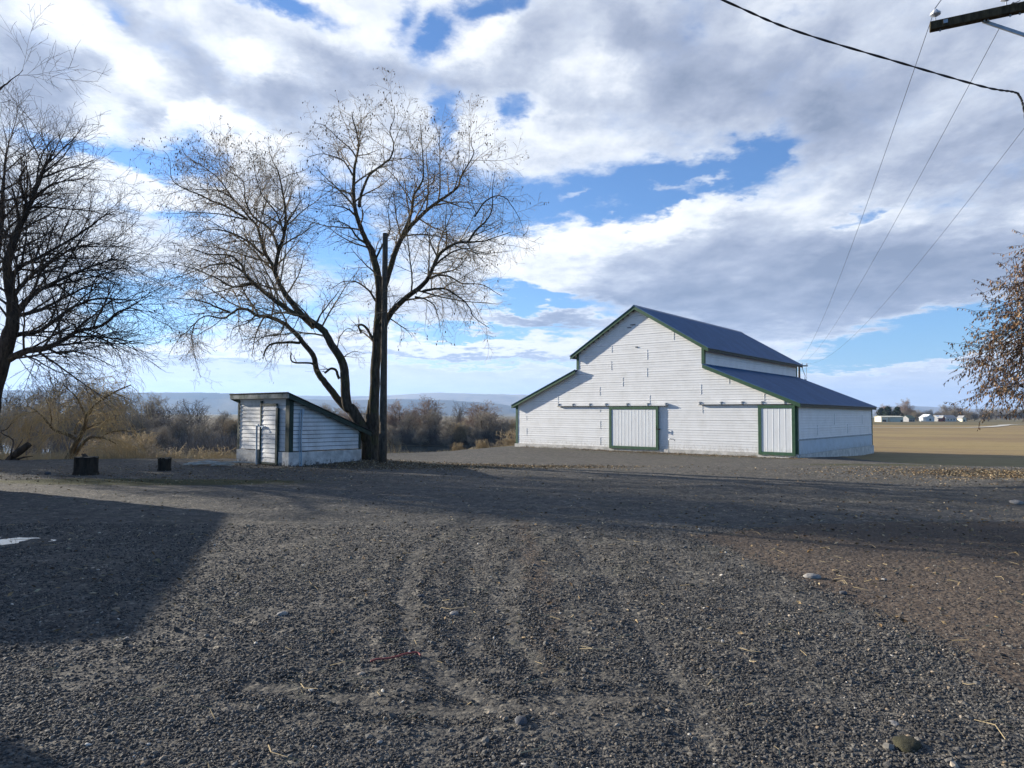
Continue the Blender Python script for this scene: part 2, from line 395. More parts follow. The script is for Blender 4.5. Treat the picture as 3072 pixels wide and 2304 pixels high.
# river and puddle
def water_mat(name, c, rough, bs, bd, sc_):
    m, nt, b = newmat(name); b.inputs['Base Color'].default_value = (*c, 1)
    b.inputs['Roughness'].default_value = rough; b.inputs['IOR'].default_value = 1.33
    bump(nt, b, noise(nt, objco(nt), sc_, 4), bs, bd); return m
M['water'] = water_mat('river_water', (.012, .02, .026), .12, .35, .05, 1.2)
M['puddle'] = water_mat('puddle_water', (.01, .011, .012), .02, .02, .003, 3)
xs = np.linspace(-240, 60, 61); V = []; Fq = []
for i, x in enumerate(xs):
    w = 19+2*math.sin(x*.05)+1.5*math.sin(x*.13)
    V += [(x, 126-w, -4.95), (x, 126+w, -4.95)]
    if i: Fq.append((2*i-2, 2*i, 2*i+1, 2*i-1))
tag(link('river', np_mesh('river', V, Fq), M['water']), kind='structure')
pc = at_z(8, 541, 0); n = 40; V = [(0, 0, 0)]; Fq = []
for k in range(n):
    a = 2*math.pi*k/n; r = 1+.15*math.sin(3*a+1)+.08*math.sin(7*a)
    V.append((.46*r*math.cos(a), .3*r*math.sin(a), 0))
Fq = [(0, 1+k, 1+(k+1) % n) for k in range(n)]
pu = link('puddle', np_mesh('puddle', V, Fq), M['puddle']); PUD = pc
pu.location = (pc.x, pc.y, float(max(Hf(pc.x+a, pc.y+b_) for a in (-.3, 0, .3) for b_ in (-.2, 0, .2)))+.004)
tag(pu, kind='structure')

# far hills
def hillmat(name, c1, c2, c3):
    m, nt, b = newmat(name); co = objco(nt)
    c = ramp(nt, noise(nt, mapping(nt, co, (1, 1, 6)), .0011, 8, .65), [(.38, c1), (.5, c2), (.64, c3)])
    vo = N(nt, 'ShaderNodeTexVoronoi', Scale=.0016); nt.links.new(mapping(nt, co, (1, .5, 1)), vo.inputs['Vector'])
    s = N(nt, 'ShaderNodeSeparateXYZ'); nt.links.new(vo.outputs['Color'], s.inputs[0])
    c = mix(nt, ramp(nt, s.outputs[0], [(.55, (0, 0, 0)), (.6, (.5, .5, .5))]), c, c3)
    nt.links.new(c, b.inputs['Base Color']); b.inputs['Roughness'].default_value = 1; b.inputs['Specular IOR Level'].default_value = 0
    return m
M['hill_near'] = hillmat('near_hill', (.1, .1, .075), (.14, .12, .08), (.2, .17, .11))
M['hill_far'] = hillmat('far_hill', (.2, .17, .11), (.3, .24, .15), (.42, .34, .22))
def hills(name, R, prof, mat, depth, seed):
    azs = np.linspace(-62, 62, 360)*math.pi/180
    rs = np.linspace(R-depth*.55, R+depth*.6, 26)
    px = np.array([p[0] for p in prof]); py = np.array([p[1] for p in prof])
    tpx = 512+F*np.tan(np.clip(azs, -1.05, 1.05))
    top = np.interp(tpx, px, py); hh = (414.7-top)/F*R/np.cos(azs)*np.cos(azs)
    V = []
    for r in rs:
        t = (r-R)/depth
        s = math.exp(-(t/.3)**2) if t < 0 else 1-.55*min(1, t/.6)
        nz = fbm(azs*40+seed, np.full_like(azs, r/R*14)+seed, 4)-.5
        z = hh*np.clip(s+nz*.5*(1-s), 0, 1)+CH*s
        z = z+hh*.05*(fbm(azs*130+seed, azs*0+r*.002, 3)-.5)*s
        z = np.where(s < .04, -6, z)
        rr = r/np.cos(azs)
        V.append(np.stack([rr*np.sin(azs), rr*np.cos(azs), z], -1))
    V = np.concatenate(V); nx = len(azs); i = np.arange(len(V)).reshape(-1, nx)
    Fq = np.stack([i[:-1, :-1], i[:-1, 1:], i[1:, 1:], i[1:, :-1]], -1).reshape(-1, 4)
    tag(link(name, np_mesh(name, V, Fq), mat, None, True), kind='structure')
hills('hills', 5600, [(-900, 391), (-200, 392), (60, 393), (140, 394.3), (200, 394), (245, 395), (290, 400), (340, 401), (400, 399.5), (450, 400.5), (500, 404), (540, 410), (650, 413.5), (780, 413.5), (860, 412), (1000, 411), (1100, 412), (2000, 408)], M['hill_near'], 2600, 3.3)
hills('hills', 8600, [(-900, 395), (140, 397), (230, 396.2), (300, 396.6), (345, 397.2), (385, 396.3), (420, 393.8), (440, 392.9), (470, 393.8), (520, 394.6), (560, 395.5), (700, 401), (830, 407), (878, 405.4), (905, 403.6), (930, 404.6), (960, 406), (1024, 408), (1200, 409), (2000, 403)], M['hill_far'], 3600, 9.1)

# ---------------------------------------------------------------- barn
BC = Vector((13.67, 32.89, 0)); A_ = .693
DU = Vector((-math.cos(A_), math.sin(A_), 0)); DD = Vector((math.sin(A_), math.cos(A_), 0)); UZ = Vector((0, 0, 1))
W, L_, ZB, ZL, ZI, ZU, ZR, UI, OG, OE, OU = 17.38, 15.23, -.229, 2.235, 4.31, 5.151, 7.768, 4.68, .25, .23, .34
MID = W/2
BARN = empty('barn', BC+Vector((0, 0, ZB)), 'large white wooden barn with raised centre, blue grey metal roofs and green trim', 'barn')
def bp(u, d, z): return DU*u+DD*d+Vector((0, 0, z-ZB))
GAP = .008
def siding(mb, org, uvec, nvec, rows, joints=()):
    """rows: (z0,z1,u00,u01,u10,u11, lip) board bands: u-range at bottom and at top; nvec points outward"""
    for (z0, z1, a0, b0, a1, b1, lip) in rows:
        if b0-a0 < .01: continue
        gp = GAP if lip > .015 else .004
        z0 = min(z0+gp, z1-.002)
        pb0 = org+uvec*a0+nvec*lip+UZ*z0; pb1 = org+uvec*b0+nvec*lip+UZ*z0
        pt0 = org+uvec*a1+UZ*z1+nvec*.002; pt1 = org+uvec*b1+UZ*z1+nvec*.002
        q0 = org+uvec*a0+UZ*z0+nvec*-.04; q1 = org+uvec*b0+UZ*z0+nvec*-.04
        mb.add([pb0, pb1, pt1, pt0, q0, q1], [(0, 1, 2, 3), (4, 5, 1, 0), (4, 0, 3), (5, 2, 1)])
# underside heights of the roofs along the front
TH = .10
s_lo = (ZI-ZL)/(UI+OE); s_up = (ZR-ZU)/(MID-(UI-OU))
def roof_low(u): return ZL+(u+OE)*s_lo-TH
def roof_up(u): return ZU+(u-(UI-OU))*s_up-TH
def half_extent(z):                     # leftmost u (from the right corner) where the wall exists at height z
    if z <= roof_low(0): return 0.0
    if z <= roof_low(UI): return (z+TH-ZL)/s_lo-OE
    if z <= roof_up(UI): return UI
    return min(MID, (z+TH-ZU)/s_up+(UI-OU))
def gable_rows(step, z0, z1):
    r = []; z = z0; k = 0
    brk = sorted([roof_low(0), roof_low(UI)+1e-4, roof_up(UI)])
    while z < z1:
        zz = min(z+step, z1)
        cuts = [z]+[b_ for b_ in brk if z+.004 < b_ < zz-.004]+[zz]
        for c0, c1 in zip(cuts, cuts[1:]):
            a0 = half_extent(c0+1e-3); a1 = half_extent(c1-1e-3)
            a1 = min(a1, MID-.001)
            lip = .011 if (k % 4) else .017
            if c0 > z: lip *= (zz-c0)/step
            r.append((c0, c1, a0, W-a0, a1, W-a1, lip))
        z = zz; k += 1
    return r
zoff = -ZB
mb = MB(); siding(mb, Vector((0, 0, zoff)), DU, -DD, gable_rows(.1325, ZB, roof_up(MID)-.02))
mb.build('front_wall', M['white'], BARN)
mb = MB(); siding(mb, Vector((0, 0, zoff))+DD*L_, DU, DD, gable_rows(.1325, ZB, roof_up(MID)-.02))
mb.build('rear_wall', M['white'], BARN)
def plain_rows(z0, z1, a, b, step=.1325):
    r = []; z = z0; k = 0
    while z < z1:
        zz = min(z+step, z1); r.append((z, zz, a, b, a, b, (.012 if k % 4 else .019))); z = zz; k += 1
    return r
SK = .45
mb = MB(); siding(mb, Vector((0, 0, zoff)), DD, -DU, plain_rows(SK, roof_low(0)+.03, 0, L_)); mb.build('side_wall', M['white'], BARN)
mb = MB(); siding(mb, DU*W+Vector((0, 0, zoff)), DD, DU, plain_rows(ZB, roof_low(0)+.03, 0, L_)); mb.build('side_wall', M['white'], BARN)
mb = MB(); siding(mb, DU*UI+Vector((0, 0, zoff)), DD, -DU, plain_rows(roof_low(UI), roof_up(UI)+.03, 0, L_)); mb.build('upper_side_wall', M['white'], BARN)
mb = MB(); siding(mb, DU*(W-UI)+Vector((0, 0, zoff)), DD, DU, plain_rows(roof_low(UI), roof_up(UI)+.03, 0, L_)); mb.build('upper_side_wall', M['white'], BARN)
# vertical butt joints, raised cover strips
def jw(px, py0, py1):
    t = (px/3-512)/F; u = (BC.x-BC.y*t)/(-DU.x+DU.y*t); y = BC.y+DU.y*u
    z0 = at_y(px/3, py1/3, y).z; z1 = at_y(px/3, py0/3, y).z
    MB().box(bp(u-.022, 0, z0)-DD*.019, DU*.03, UZ*(z1-z0), DD*.012).build('joint_strip', M['white'], BARN)
Z8 = lambda x, y0, y1: jw(1500+x/3.19, 880+y0/3.19, 880+y1/3.19)
for a in ((1070, 485, 568), (1411, 540, 634), (1066, 648, 733), (1409, 716, 801), (1176, 806, 890), (955, 895, 976), (1433, 972, 1052), (1666, 362, 446), (556, 975, 1052), (958, 1094, 1136), (960, 1218, 1298), (960, 1376, 1450), (255, 1170, 1210), (257, 1288, 1362)): Z8(*a)
Z1 = lambda x, y0, y1: jw(2050+x/3.19, 880+y0/3.19, 880+y1/3.19)
for a in ((440, 795, 866), (170, 870, 966), (774, 960, 1030), (182, 1060, 1146)): Z1(*a)
for d, z0, z1 in ((3.2, .62, 1.15), (9.1, .62, 1.15), (6.4, 1.15, 1.75), (12.6, 1.15, 1.7)):
    MB().box(bp(0, d, z0)+DU*-.025, DD*.035, UZ*(z1-z0), DU*.02).build('joint_strip', M['white'], BARN)
# corrugated skirt on the right side
V = []; Fq = []; n = 420
for i in range(n+1):
    d = L_*i/n; w = [0, .018, .018, 0][i % 4]
    p0 = bp(0, d, ZB-.02)-DU*(.012+w); p1 = bp(0, d, SK)-DU*(.012+w)
    V += [p0, p1]
    if i: Fq.append((2*i-2, 2*i, 2*i+1, 2*i-1))
link('skirt_panel', np_mesh('skirt', V, Fq), M['steel_white'], BARN)
MB().box(bp(0, -.01, SK-.03)-DU*.05, DD*(L_+.02), UZ*.07, DU*.045).build('skirt_trim', M['grey_trim'], BARN)
# foundation
mb = MB()
mb.box(bp(-.03, -.06, ZB-.55), DU*(W+.12), UZ*.548, DD*.25)
mb.box(bp(-.075, .19, ZB-.6), DU*.2, UZ*.57, DD*(L_-.1))
mb.box(bp(W-.1, .19, ZB-.55), DU*.19, UZ*.548, DD*(L_-.1))
mb.box(bp(-.02, L_-.15, ZB-.6), DU*(W+.05), UZ*.59, DD*.2)
mb.build('foundation', M['concrete'], BARN)
# corrugated roofs: real ribs running down the slope
def rib_roof(name, uA, zA, uB, zB_, d0, d1, per, amp, parent=BARN, f=bp, mat=None, th=.03):
    n = int((d1-d0)/per)*4; V = []; Fq = []
    for i in range(n+1):
        d = d0+(d1-d0)*i/n; w = amp*math.sin(2*math.pi*i/4)
        for (u, z) in ((uA, zA), (uB, zB_)):
            V += [f(u, d, z+w), f(u, d, z+w-th)]
        if i:
            a, b_ = 4*i-4, 4*i
            Fq += [(a, b_, b_+2, a+2), (a+1, a+3, b_+3, b_+1), (a+2, b_+2, b_+3, a+3), (a, a+1, b_+1, b_)]
    Fq += [(0, 2, 3, 1), (4*n, 4*n+1, 4*n+3, 4*n+2)]
    me = np_mesh(name, V, Fq); return link(name, me, mat or M['roof'], parent)
g0, g1 = -OG-.03, L_+OG+.03
rib_roof('roof', MID-.01, ZR, UI-OU-.04, ZU-.02, g0, g1, .2, .02)
rib_roof('roof', MID+.01, ZR, W-(UI-OU-.04), ZU-.02, g0, g1, .2, .012)
rib_roof('lower_roof', UI, ZI, -OE-.04, ZL-.015, g0, g1, .2, .02)
rib_roof('lower_roof', W-UI, ZI, W+OE+.04, ZL-.015, g0, g1, .2, .012)
mb = MB()
for sgn in (-1, 1):
    mb.add([bp(MID, g0, ZR+.045), bp(MID, g1, ZR+.045), bp(MID+sgn*.2, g1, ZR+.02-.2*s_up), bp(MID+sgn*.2, g0, ZR+.02-.2*s_up),
            bp(MID, g0, ZR+.03), bp(MID, g1, ZR+.03), bp(MID+sgn*.2, g1, ZR+.003-.2*s_up), bp(MID+sgn*.2, g0, ZR+.003-.2*s_up)],
           [(0, 1, 2, 3), (4, 7, 6, 5), (3, 2, 6, 7), (0, 3, 7, 4), (1, 5, 6, 2)])
mb.build('ridge_cap', M['roof'], BARN)
# green rake boards, soffit decking and fascia
def board(mb, u0, z0, u1, z1, d, th, h):
    mb.box(bp(u0, d, z0-h), bp(u1, 0, z1)-bp(u0, 0, z0), UZ*h, DD*th)
RB = .19
for d in (-OG, L_+OG-.035):
    for side in (0, 1):
        f = (lambda u: u) if side == 0 else (lambda u: W-u)
        mb = MB(); board(mb, f(MID), ZR-.035, f(UI-OU), ZU-.035, d, .035, RB); mb.build('rake_board', M['green'], BARN)
        mb = MB(); board(mb, f(UI), ZI-.035, f(-OE), ZL-.035, d, .035, RB); mb.build('rake_board', M['green'], BARN)
for side in (0, 1):
    f = (lambda u: u) if side == 0 else (lambda u: W-u)
    s_ = 1 if side == 0 else -1
    MB().box(bp(f(UI-OU), -OG+.04, ZU-.18), DU*.03*s_, UZ*.13, DD*(L_+2*OG-.08)).build('fascia', M['dark_green'], BARN)
    MB().box(bp(f(-OE), -OG+.04, ZL-.2), DU*.03*s_, UZ*.15, DD*(L_+2*OG-.08)).build('fascia', M['dark_green'], BARN)
    mb = MB()
    board(mb, f(MID-.02), ZR-.045, f(UI-OU+.03), ZU-.03, -OG+.036, OG-.05, .03)
    board(mb, f(UI-.02), ZI-.045, f(-OE+.03), ZL-.03, -OG+.036, OG-.05, .03)
    board(mb, f(UI+.0), ZU+(OU)*s_up-.04, f(UI-OU+.03), ZU-.03, .02, L_, .02)
    board(mb, f(.0), ZL+OE*s_lo-.04, f(-OE+.03), ZL-.03, .02, L_, .02)
    mb.build('soffit', M['soffit'], BARN)
# lookouts under the left rakes
for k in range(13):
    u = W-(UI-OU)-.25-k*.33; z = ZU+(W-(UI-OU)-u)*s_up-.24
    MB().box(bp(u, -OG+.037, z), DU*.06, UZ*.1, DD*(OG-.055)).build('lookout', M['dark_green'], BARN)
# corner boards
def post(mb, u, d, z0, z1, su, sd, w=.13):
    mb.box(bp(u-su*.03, d-sd*.034, z0), DU*su*(w+.03), UZ*(z1-z0), DD*sd*.031)
    mb.box(bp(u-su*.034, d-sd*.0, z0), DU*su*.03, UZ*(z1-z0), DD*sd*w); mb.build('corner_trim', M['green'], BARN)
post(MB(), 0, 0, ZB-.02, roof_low(0)+.0, 1, 1); post(MB(), W, 0, ZB, roof_low(0), -1, 1)
post(MB(), 0, L_, ZB, roof_low(0), 1, -1); post(MB(), W, L_, ZB, roof_low(0), -1, -1)
post(MB(), UI, 0, roof_low(UI)+.12, roof_up(UI), 1, 1); post(MB(), W-UI, 0, roof_low(UI)+.12, roof_up(UI), -1, 1)
post(MB(), UI, L_, roof_low(UI)+.12, roof_up(UI), 1, -1)
# sliding doors
def slide_door(u0, u1, z0, z1, ribs, label):
    dr = MB()
    n = ribs*4; V = []; Fq = []
    e = .15
    prof = []
    for i in range(ribs):
        a = u0+e+(u1-u0-2*e)*i/ribs; b_ = u0+e+(u1-u0-2*e)*(i+1)/ribs
        prof += [(a, 0), (a+.008, .005), (a+.03, .005), (a+.038, 0)]
    prof.append((u1-e, 0))
    for i, (u, w) in enumerate(prof):
        V += [bp(u, -.105-w, z0+e), bp(u, -.105-w, z1-e)]
        if i: Fq.append((2*i-2, 2*i-1, 2*i+1, 2*i))
    p = link('sliding_door', np_mesh('door', V, Fq), M['door_white'], BARN); p['label'] = label
    fr = MB()
    fr.box(bp(u0, -.13, z0), DU*e, UZ*(z1-z0), DD*.07); fr.box(bp(u1-e, -.13, z0), DU*e, UZ*(z1-z0), DD*.07)
    fr.box(bp(u0+e, -.13, z0), DU*(u1-u0-2*e), UZ*e, DD*.07); fr.box(bp(u0+e, -.13, z1-e), DU*(u1-u0-2*e), UZ*e, DD*.07)
    fr.build('door_frame', M['green'], p)
    return p
d1 = slide_door(7.29, 10.4, -.28, 2.09, 13, 'wide white sliding door in a green frame')
d2 = slide_door(.06, 1.83, -.30, 2.13, 5, 'narrow white sliding door in a green frame at the corner')
mb = MB(); mb.tube([bp(7.36, -.15, 1.05), bp(7.36, -.2, 1.05), bp(7.36, -.2, .82), bp(7.36, -.15, .82)], .014, 6)
mb.box(bp(7.18, -.15, .82), DU*.16, UZ*.07, DD*.05); mb.build('handle', M['iron'], d1)
def track(u0, u1, z, hang):
    tr = MB(); tr.box(bp(u0, -.14, z-.035), DU*(u1-u0), UZ*.085, DD*.09)
    t = tr.build('door_track', M['white'], BARN)
    MB().box(bp(u0, -.13, z-.06), DU*(u1-u0), UZ*.022, DD*.085).build('track_rail', M['iron'], t)
    for h in hang:
        MB().box(bp(h, -.16, z-.02), DU*.05, UZ*.13, DD*.155).box(bp(h-.01, -.19, z+.05), DU*.07, UZ*.035, DD*.18).build('track_bracket', M['galv'], t)
track(6.75, 14.1, 2.17, (6.8, 7.9, 9.2, 10.6, 11.7, 12.9, 13.95)); track(.06, 4.95, 2.22, (.5, 1.6, 2.6, 3.7, 4.85))
MB().box(bp(.25, -.6, ZB-.34), DU*1.5, UZ*.2, DD*.5).build('door_step', M['concrete'], BARN)
for u_, z_, w_ in ((9.0, 6.55, .25), (8.75, 6.7, .3), (8.6, 5.42, .14)): MB().box(bp(u_, -.05, z_), DU*w_, UZ*.035, DD*.045).build('bolt', M['iron'], BARN)
# spigot in front of the barn
sp_ = ground_at(668, 452)
sg = MB(); base = BC+DU*6.35-DD*.75; z0 = Hf(base.x, base.y)
sg.tube([base+UZ*(z0-.1), base+UZ*(z0+.72), base+UZ*(z0+.8)-DU*.05, base+UZ*(z0+.78)-DU*.3, base+UZ*(z0+.68)-DU*.36], .02, 6)
sg.tube([base+UZ*(z0+.8)+DD*-.05, base+UZ*(z0+.9)+DU*.12], .012, 6)
tag(sg.build('standpipe', M['galv']), 'thin bent metal standpipe on the ground by the wide barn door', 'water pipe')

# ---------------------------------------------------------------- root cellar shed
SN = Vector((-6.66, 20.6, 0)); SW, SL = 2.93, 2.59
SHED = empty('shed', SN, 'small white lap sided shed with slanting metal roof beside the tree', 'shed')
def sq(u, d, z): return DU*u+DD*d+UZ*z
ZS0, ZF = .46, 2.05
def shroof(d): return 2.21-.38*(d+.2)
mb = MB(); siding(mb, Vector(), DU, -DD, [(ZS0+.125*k, min(ZS0+.125*(k+1), ZF), .08, SW-.02, .08, SW-.02, .02) for k in range(13)])
mb.build('front_wall', M['white_old'], SHED)
GAP = .016
rows = []; z = ZS0
while z < shroof(0)-.1:
    zz = z+.125
    def ext(zv): return min(SL, max(0, (2.21-.1-zv)/.38-.2))
    rows.append((z, zz, 0, ext(z), 0, ext(zz), .026)); z = zz
mb = MB(); siding(mb, Vector(), DD, -DU, rows); mb.build('side_wall', M['white_old'], SHED)
bk = MB(); bk.add([sq(.055, .05, ZS0+.01), sq(.055, SL-.05, ZS0+.01), sq(.055, SL-.05, shroof(SL)-.13), sq(.055, .05, shroof(.05)-.13), sq(.08, .05, ZS0+.01), sq(.08, SL-.05, ZS0+.01), sq(.08, SL-.05, shroof(SL)-.13), sq(.08, .05, shroof(.05)-.13)], [(0, 1, 2, 3), (7, 6, 5, 4), (0, 4, 5, 1), (1, 5, 6, 2), (2, 6, 7, 3), (3, 7, 4, 0)])
bk.box(sq(.1, .055, ZS0+.01), DU*(SW-.2), UZ*1.5, DD*.03); bk.build('dark_backing', M['dark_green'], SHED)  # dark sheet behind the boards, stands in for shade in the gaps
mb = MB(); siding(mb, DU*SW, DD, DU, rows); siding(mb, DD*SL, DU, DD, [(ZS0+.125*k, ZS0+.125*(k+1), 0, SW, 0, SW, .018) for k in range(4)])
mb.build('rear_wall', M['white_old'], SHED)
mb = MB()
mb.box(sq(-.05, -.05, -.3), DU*1.0, UZ*(.3+ZS0-.02), DD*.2); mb.box(sq(-.05, .15, -.3), DU*.2, UZ*(.3+ZS0-.02), DD*(SL-.1))
mb.box(sq(1.75, -.05, -.3), DU*(SW-1.7), UZ*(.3+ZS0-.02), DD*.2); mb.box(sq(SW-.15, .15, -.3), DU*.2, UZ*(.3+ZS0-.02), DD*(SL-.1))
mb.box(sq(.15, SL-.15, -.3), DU*(SW-.3), UZ*(.3+ZS0-.02), DD*.2)
mb.build('foundation', M['whitewash'], SHED)
rib_roof('roof', -.22, 0, SW+.3, 0, 0, 1, .076, .0, SHED, lambda u, d, z: sq(u, d, z)) if False else None
# roof sheet with ribs running down the slope
n = int((SW+.52)/.076)*4; V = []; Fq = []
for i in range(n+1):
    u = -.22+(SW+.52)*i/n; w = .012*math.sin(math.pi*i/2)
    for d in (-.22, SL+.38):
        V += [sq(u, d, shroof(d)+w+.02), sq(u, d, shroof(d)+w+.004)]
    if i:
        a, b_ = 4*i-4, 4*i
        Fq += [(a, a+2, b_+2, b_), (a+1, b_+1, b_+3, a+3), (a+2, a+3, b_+3, b_+2), (a, b_, b_+1, a+1)]
link('roof', np_mesh('shed_roof', V, Fq), M['shed_roof'], SHED)
mb = MB(); mb.box(sq(-.2, -.2, shroof(-.2)-.15), DU*(SW+.48), UZ*.135, DD*.03); mb.build('fascia', M['fascia'], SHED)
mb = MB()
for u in (-.2, SW+.25):
    mb.box(sq(u, -.168, shroof(-.168)-.15), DD*(SL+.5)+UZ*(-.38*(SL+.5)), UZ*.14, DU*.03)
mb.build('rake_board', M['dark_green'], SHED)
mb = MB(); mb.box(sq(-.17, -.165, shroof(-.16)-.03), DD*(SL+.5)+UZ*(-.38*(SL+.5)), UZ*.02, DU*(SW+.4)); mb.build('roof_deck', M['soffit'], SHED)
mb = MB(); mb.box(sq(-.035, -.045, ZS0-.02), DU*.2, UZ*(1.6), DD*.022); mb.box(sq(-.038, -.02, ZS0-.02), DU*.02, UZ*1.58, DD*.12); mb.build('corner_trim', M['dark_green'], SHED)
MB().box(sq(SW-.06, -.045, ZS0-.02), DU*.09, UZ*1.58, DD*.02).build('corner_trim', M['dark_green'], SHED)
MB().box(sq(-.04, SL-.05, ZS0-.02), DU*.02, UZ*.55, DD*.08).build('corner_trim', M['dark_green'], SHED)
# wall above the door and the door itself
mb = MB(); mb.box(sq(.16, -.03, 1.9), DU*(SW-.25), UZ*.2, DD*.02); mb.build('header_board', M['white_old'], SHED)
D0, D1 = .52, 1.5
GAP = .014
dr = MB(); siding(dr, sq(0, -.07, 0), DU, -DD, [(.09+.145*k, .09+.145*(k+1), D0+.1, D1-.06, D0+.1, D1-.06, .02) for k in range(12)])
dr.box(sq(D0+.1, -.068, .09), DU*(D1-D0-.16), UZ*1.74, DD*.03)
DOOR = dr.build('door', M['white_old'], SHED)
mb = MB(); mb.box(sq(D0, -.1, .05), DU*.1, UZ*1.72, DD*.06); mb.box(sq(D1-.06, -.1, .05), DU*.07, UZ*1.95, DD*.06); mb.box(sq(D0+.1, -.09, 1.83), DU*(D1-D0-.16), UZ*.08, DD*.05)
mb.box(sq(D0+.1, -.095, .05), DU*(D1-D0-.16), UZ*.035, DD*.05)
mb.build('door_frame', M['dark_green'], DOOR)
mb = MB(); mb.box(sq(D1-.34, -.13, 1.18), DU*.4, UZ*.035, DD*.03); mb.tube([sq(D1-.2, -.13, 1.2), sq(D1-.24, -.17, 1.14), sq(D1-.32, -.13, 1.08)], .014, 6)
mb.build('latch', M['pipe'], DOOR)
mb = MB(); mb.tube([sq(D1+.12, -.12, -.1), sq(D1+.15, -.12, 1.22), sq(D1+.05, -.13, 1.24)], .028, 7); mb.build('pipe', M['pipe'], SHED)
mb = MB(); mb.tube([sq(-.05, .4, -.1), sq(-.055, .36, .9), sq(-.055, .4, 1.7)], .022, 6); mb.tube([sq(-.045, .33, .0), sq(-.05, .3, .9), sq(-.05, .33, 1.72)], .014, 6)
mb.box(sq(-.06, .39, 1.58), DU*.04, UZ*.16, DD*.07); mb.build('conduit', M['pipe'], SHED)

# ---------------------------------------------------------------- branches
class Tubes:
    def __init__(s): s.g = {}
    def add(s, pts, rad, k):
        s.g.setdefault((len(pts), k), ([], []))
        s.g[(len(pts), k)][0].append(pts); s.g[(len(pts), k)][1].append(rad)
    def mesh(s, name):
        VV = []; FF = []; off = 0
        for (n, k), (P, R) in s.g.items():
            P = np.array(P, float).reshape(-1, n, 3); R = np.array(R, float).reshape(-1, n)
            T = np.empty_like(P); T[:, 1:-1] = P[:, 2:]-P[:, :-2]; T[:, 0] = P[:, 1]-P[:, 0]; T[:, -1] = P[:, -1]-P[:, -2]
            T /= np.linalg.norm(T, axis=2, keepdims=True)+1e-9
            D = P[:, -1]-P[:, 0]; D /= np.linalg.norm(D, axis=1, keepdims=True)+1e-9
            ref = np.eye(3)[np.argmin(np.abs(D), axis=1)][:, None, :]
            U = np.cross(T, np.broadcast_to(ref, T.shape)); U /= np.linalg.norm(U, axis=2, keepdims=True)+1e-9
            Wv = np.cross(T, U)
            a = 2*np.pi*np.arange(k)/k
            V = P[:, :, None]+(U[:, :, None]*np.cos(a)[None, None, :, None]+Wv[:, :, None]*np.sin(a)[None, None, :, None])*R[:, :, None, None]
            m = len(P); base = off+np.arange(m)[:, None, None]*(n*k)
            i = np.arange(n-1)[None, :, None]; j = np.arange(k)[None, None, :]
            q = np.stack([base+i*k+j, base+i*k+(j+1) % k, base+(i+1)*k+(j+1) % k, base+(i+1)*k+j], -1).reshape(-1, 4)
            VV.append(V.reshape(-1, 3)); FF.append(q); off += m*n*k
        return np_mesh(name, np.concatenate(VV), np.concatenate(FF))
RU = random.uniform
def vrand():
    while True:
        v = Vector((RU(-1, 1), RU(-1, 1), RU(-1, 1)))
        if .01 < v.length < 1: return v.normalized()
def smooth_path(pts, per=4, jit=0.0):
    out = []
    P = [pts[0]]+list(pts)+[pts[-1]]
    for i in range(1, len(P)-2):
        for j in range(per):
            t = j/per; p0, p1, p2, p3 = P[i-1], P[i], P[i+1], P[i+2]
            q = .5*((2*p1)+(p2-p0)*t+(2*p0-5*p1+4*p2-p3)*t*t+(3*p1-p0-3*p2+p3)*t**3)
            out.append(q+vrand()*jit)
    out.append(pts[-1].copy()); return out
class Tree:
    def __init__(s, lv, thin=.004):
        s.main = Tubes(); s.fine = Tubes(); s.tips = []; s.lv = lv; s.thin = thin; s.trim = 0; s.taper = .45
    def shoot(s, p, d, length, r, lvl):
        c = s.lv[lvl]; n = c['n']; pts = [p.copy()]; rad = [r]; d = d.normalized(); st = length/n
        q = p.copy(); last = lvl == len(s.lv)-1
        for i in range(n):
            d = (d+vrand()*c['w']+Vector((0, 0, c['up']*(1+i*.3)))).normalized()
            q = q+d*st; pts.append(q.copy()); rad.append(max(s.thin, r*(1-.8*(i+1)/n)))
        k = 3 if r < .03 else 5
        (s.fine if r < s.split else s.main).add([tuple(x) for x in pts], rad, k)
        if last: s.tips.append((pts[-1], d)); return
        s.kids(pts, rad, length, lvl+1, c.get('from', .2))
    def kids(s, pts, rad, length, lvl, f0, count=None, bias=None):
        c = s.lv[lvl]; cnt = count or max(2, int(c['per']*length*RU(.8, 1.2)))
        n = len(pts)-1; ph = RU(0, 6.28)
        for k in range(cnt):
            t = f0+(1-f0)*((k+RU(.1, .9))/cnt); x = t*n; i = min(int(x), n-1); f = x-i
            p = pts[i].lerp(pts[i+1], f); ax = (pts[i+1]-pts[i]).normalized()
            ph += 2.4+RU(-.5, .5)
            side = ax.orthogonal(); side.rotate(Matrix.Rotation(ph, 3, ax))
            an = math.radians(RU(*c['ang'])); dd = ax*math.cos(an)+side*math.sin(an)
            if bias is not None: dd = (dd+bias).normalized()
            ln = RU(*c['len'])*(1-s.taper*t)*min(1.5, max(.4, length/c.get('ref', length)))
            s.shoot(p, dd, ln, max(s.thin, min(c['r'], (rad[i]*.6))), lvl)
    def limb(s, pts, r0, r1, lvl=0, f0=.25, dens=1.0, per=4, jit=.01, k=8, kid_len=1.0, bias=None):
        P = smooth_path(pts, per, jit)
        if dens > 0 and s.trim and r1 < .03: P = P[:max(3, int(len(P)*s.trim))]
        n = len(P)
        rad = [r0+(r1-r0)*(i/(n-1))**.8 for i in range(n)]
        s.main.add([tuple(x) for x in P], rad, k)
        ln = sum((P[i+1]-P[i]).length for i in range(n-1))
        if dens > 0:
            c = s.lv[lvl]; cnt = max(2, int(c['per']*ln*(1-f0)*dens))
            s.kids(P, rad, ln, lvl, f0, cnt, bias)
        return P
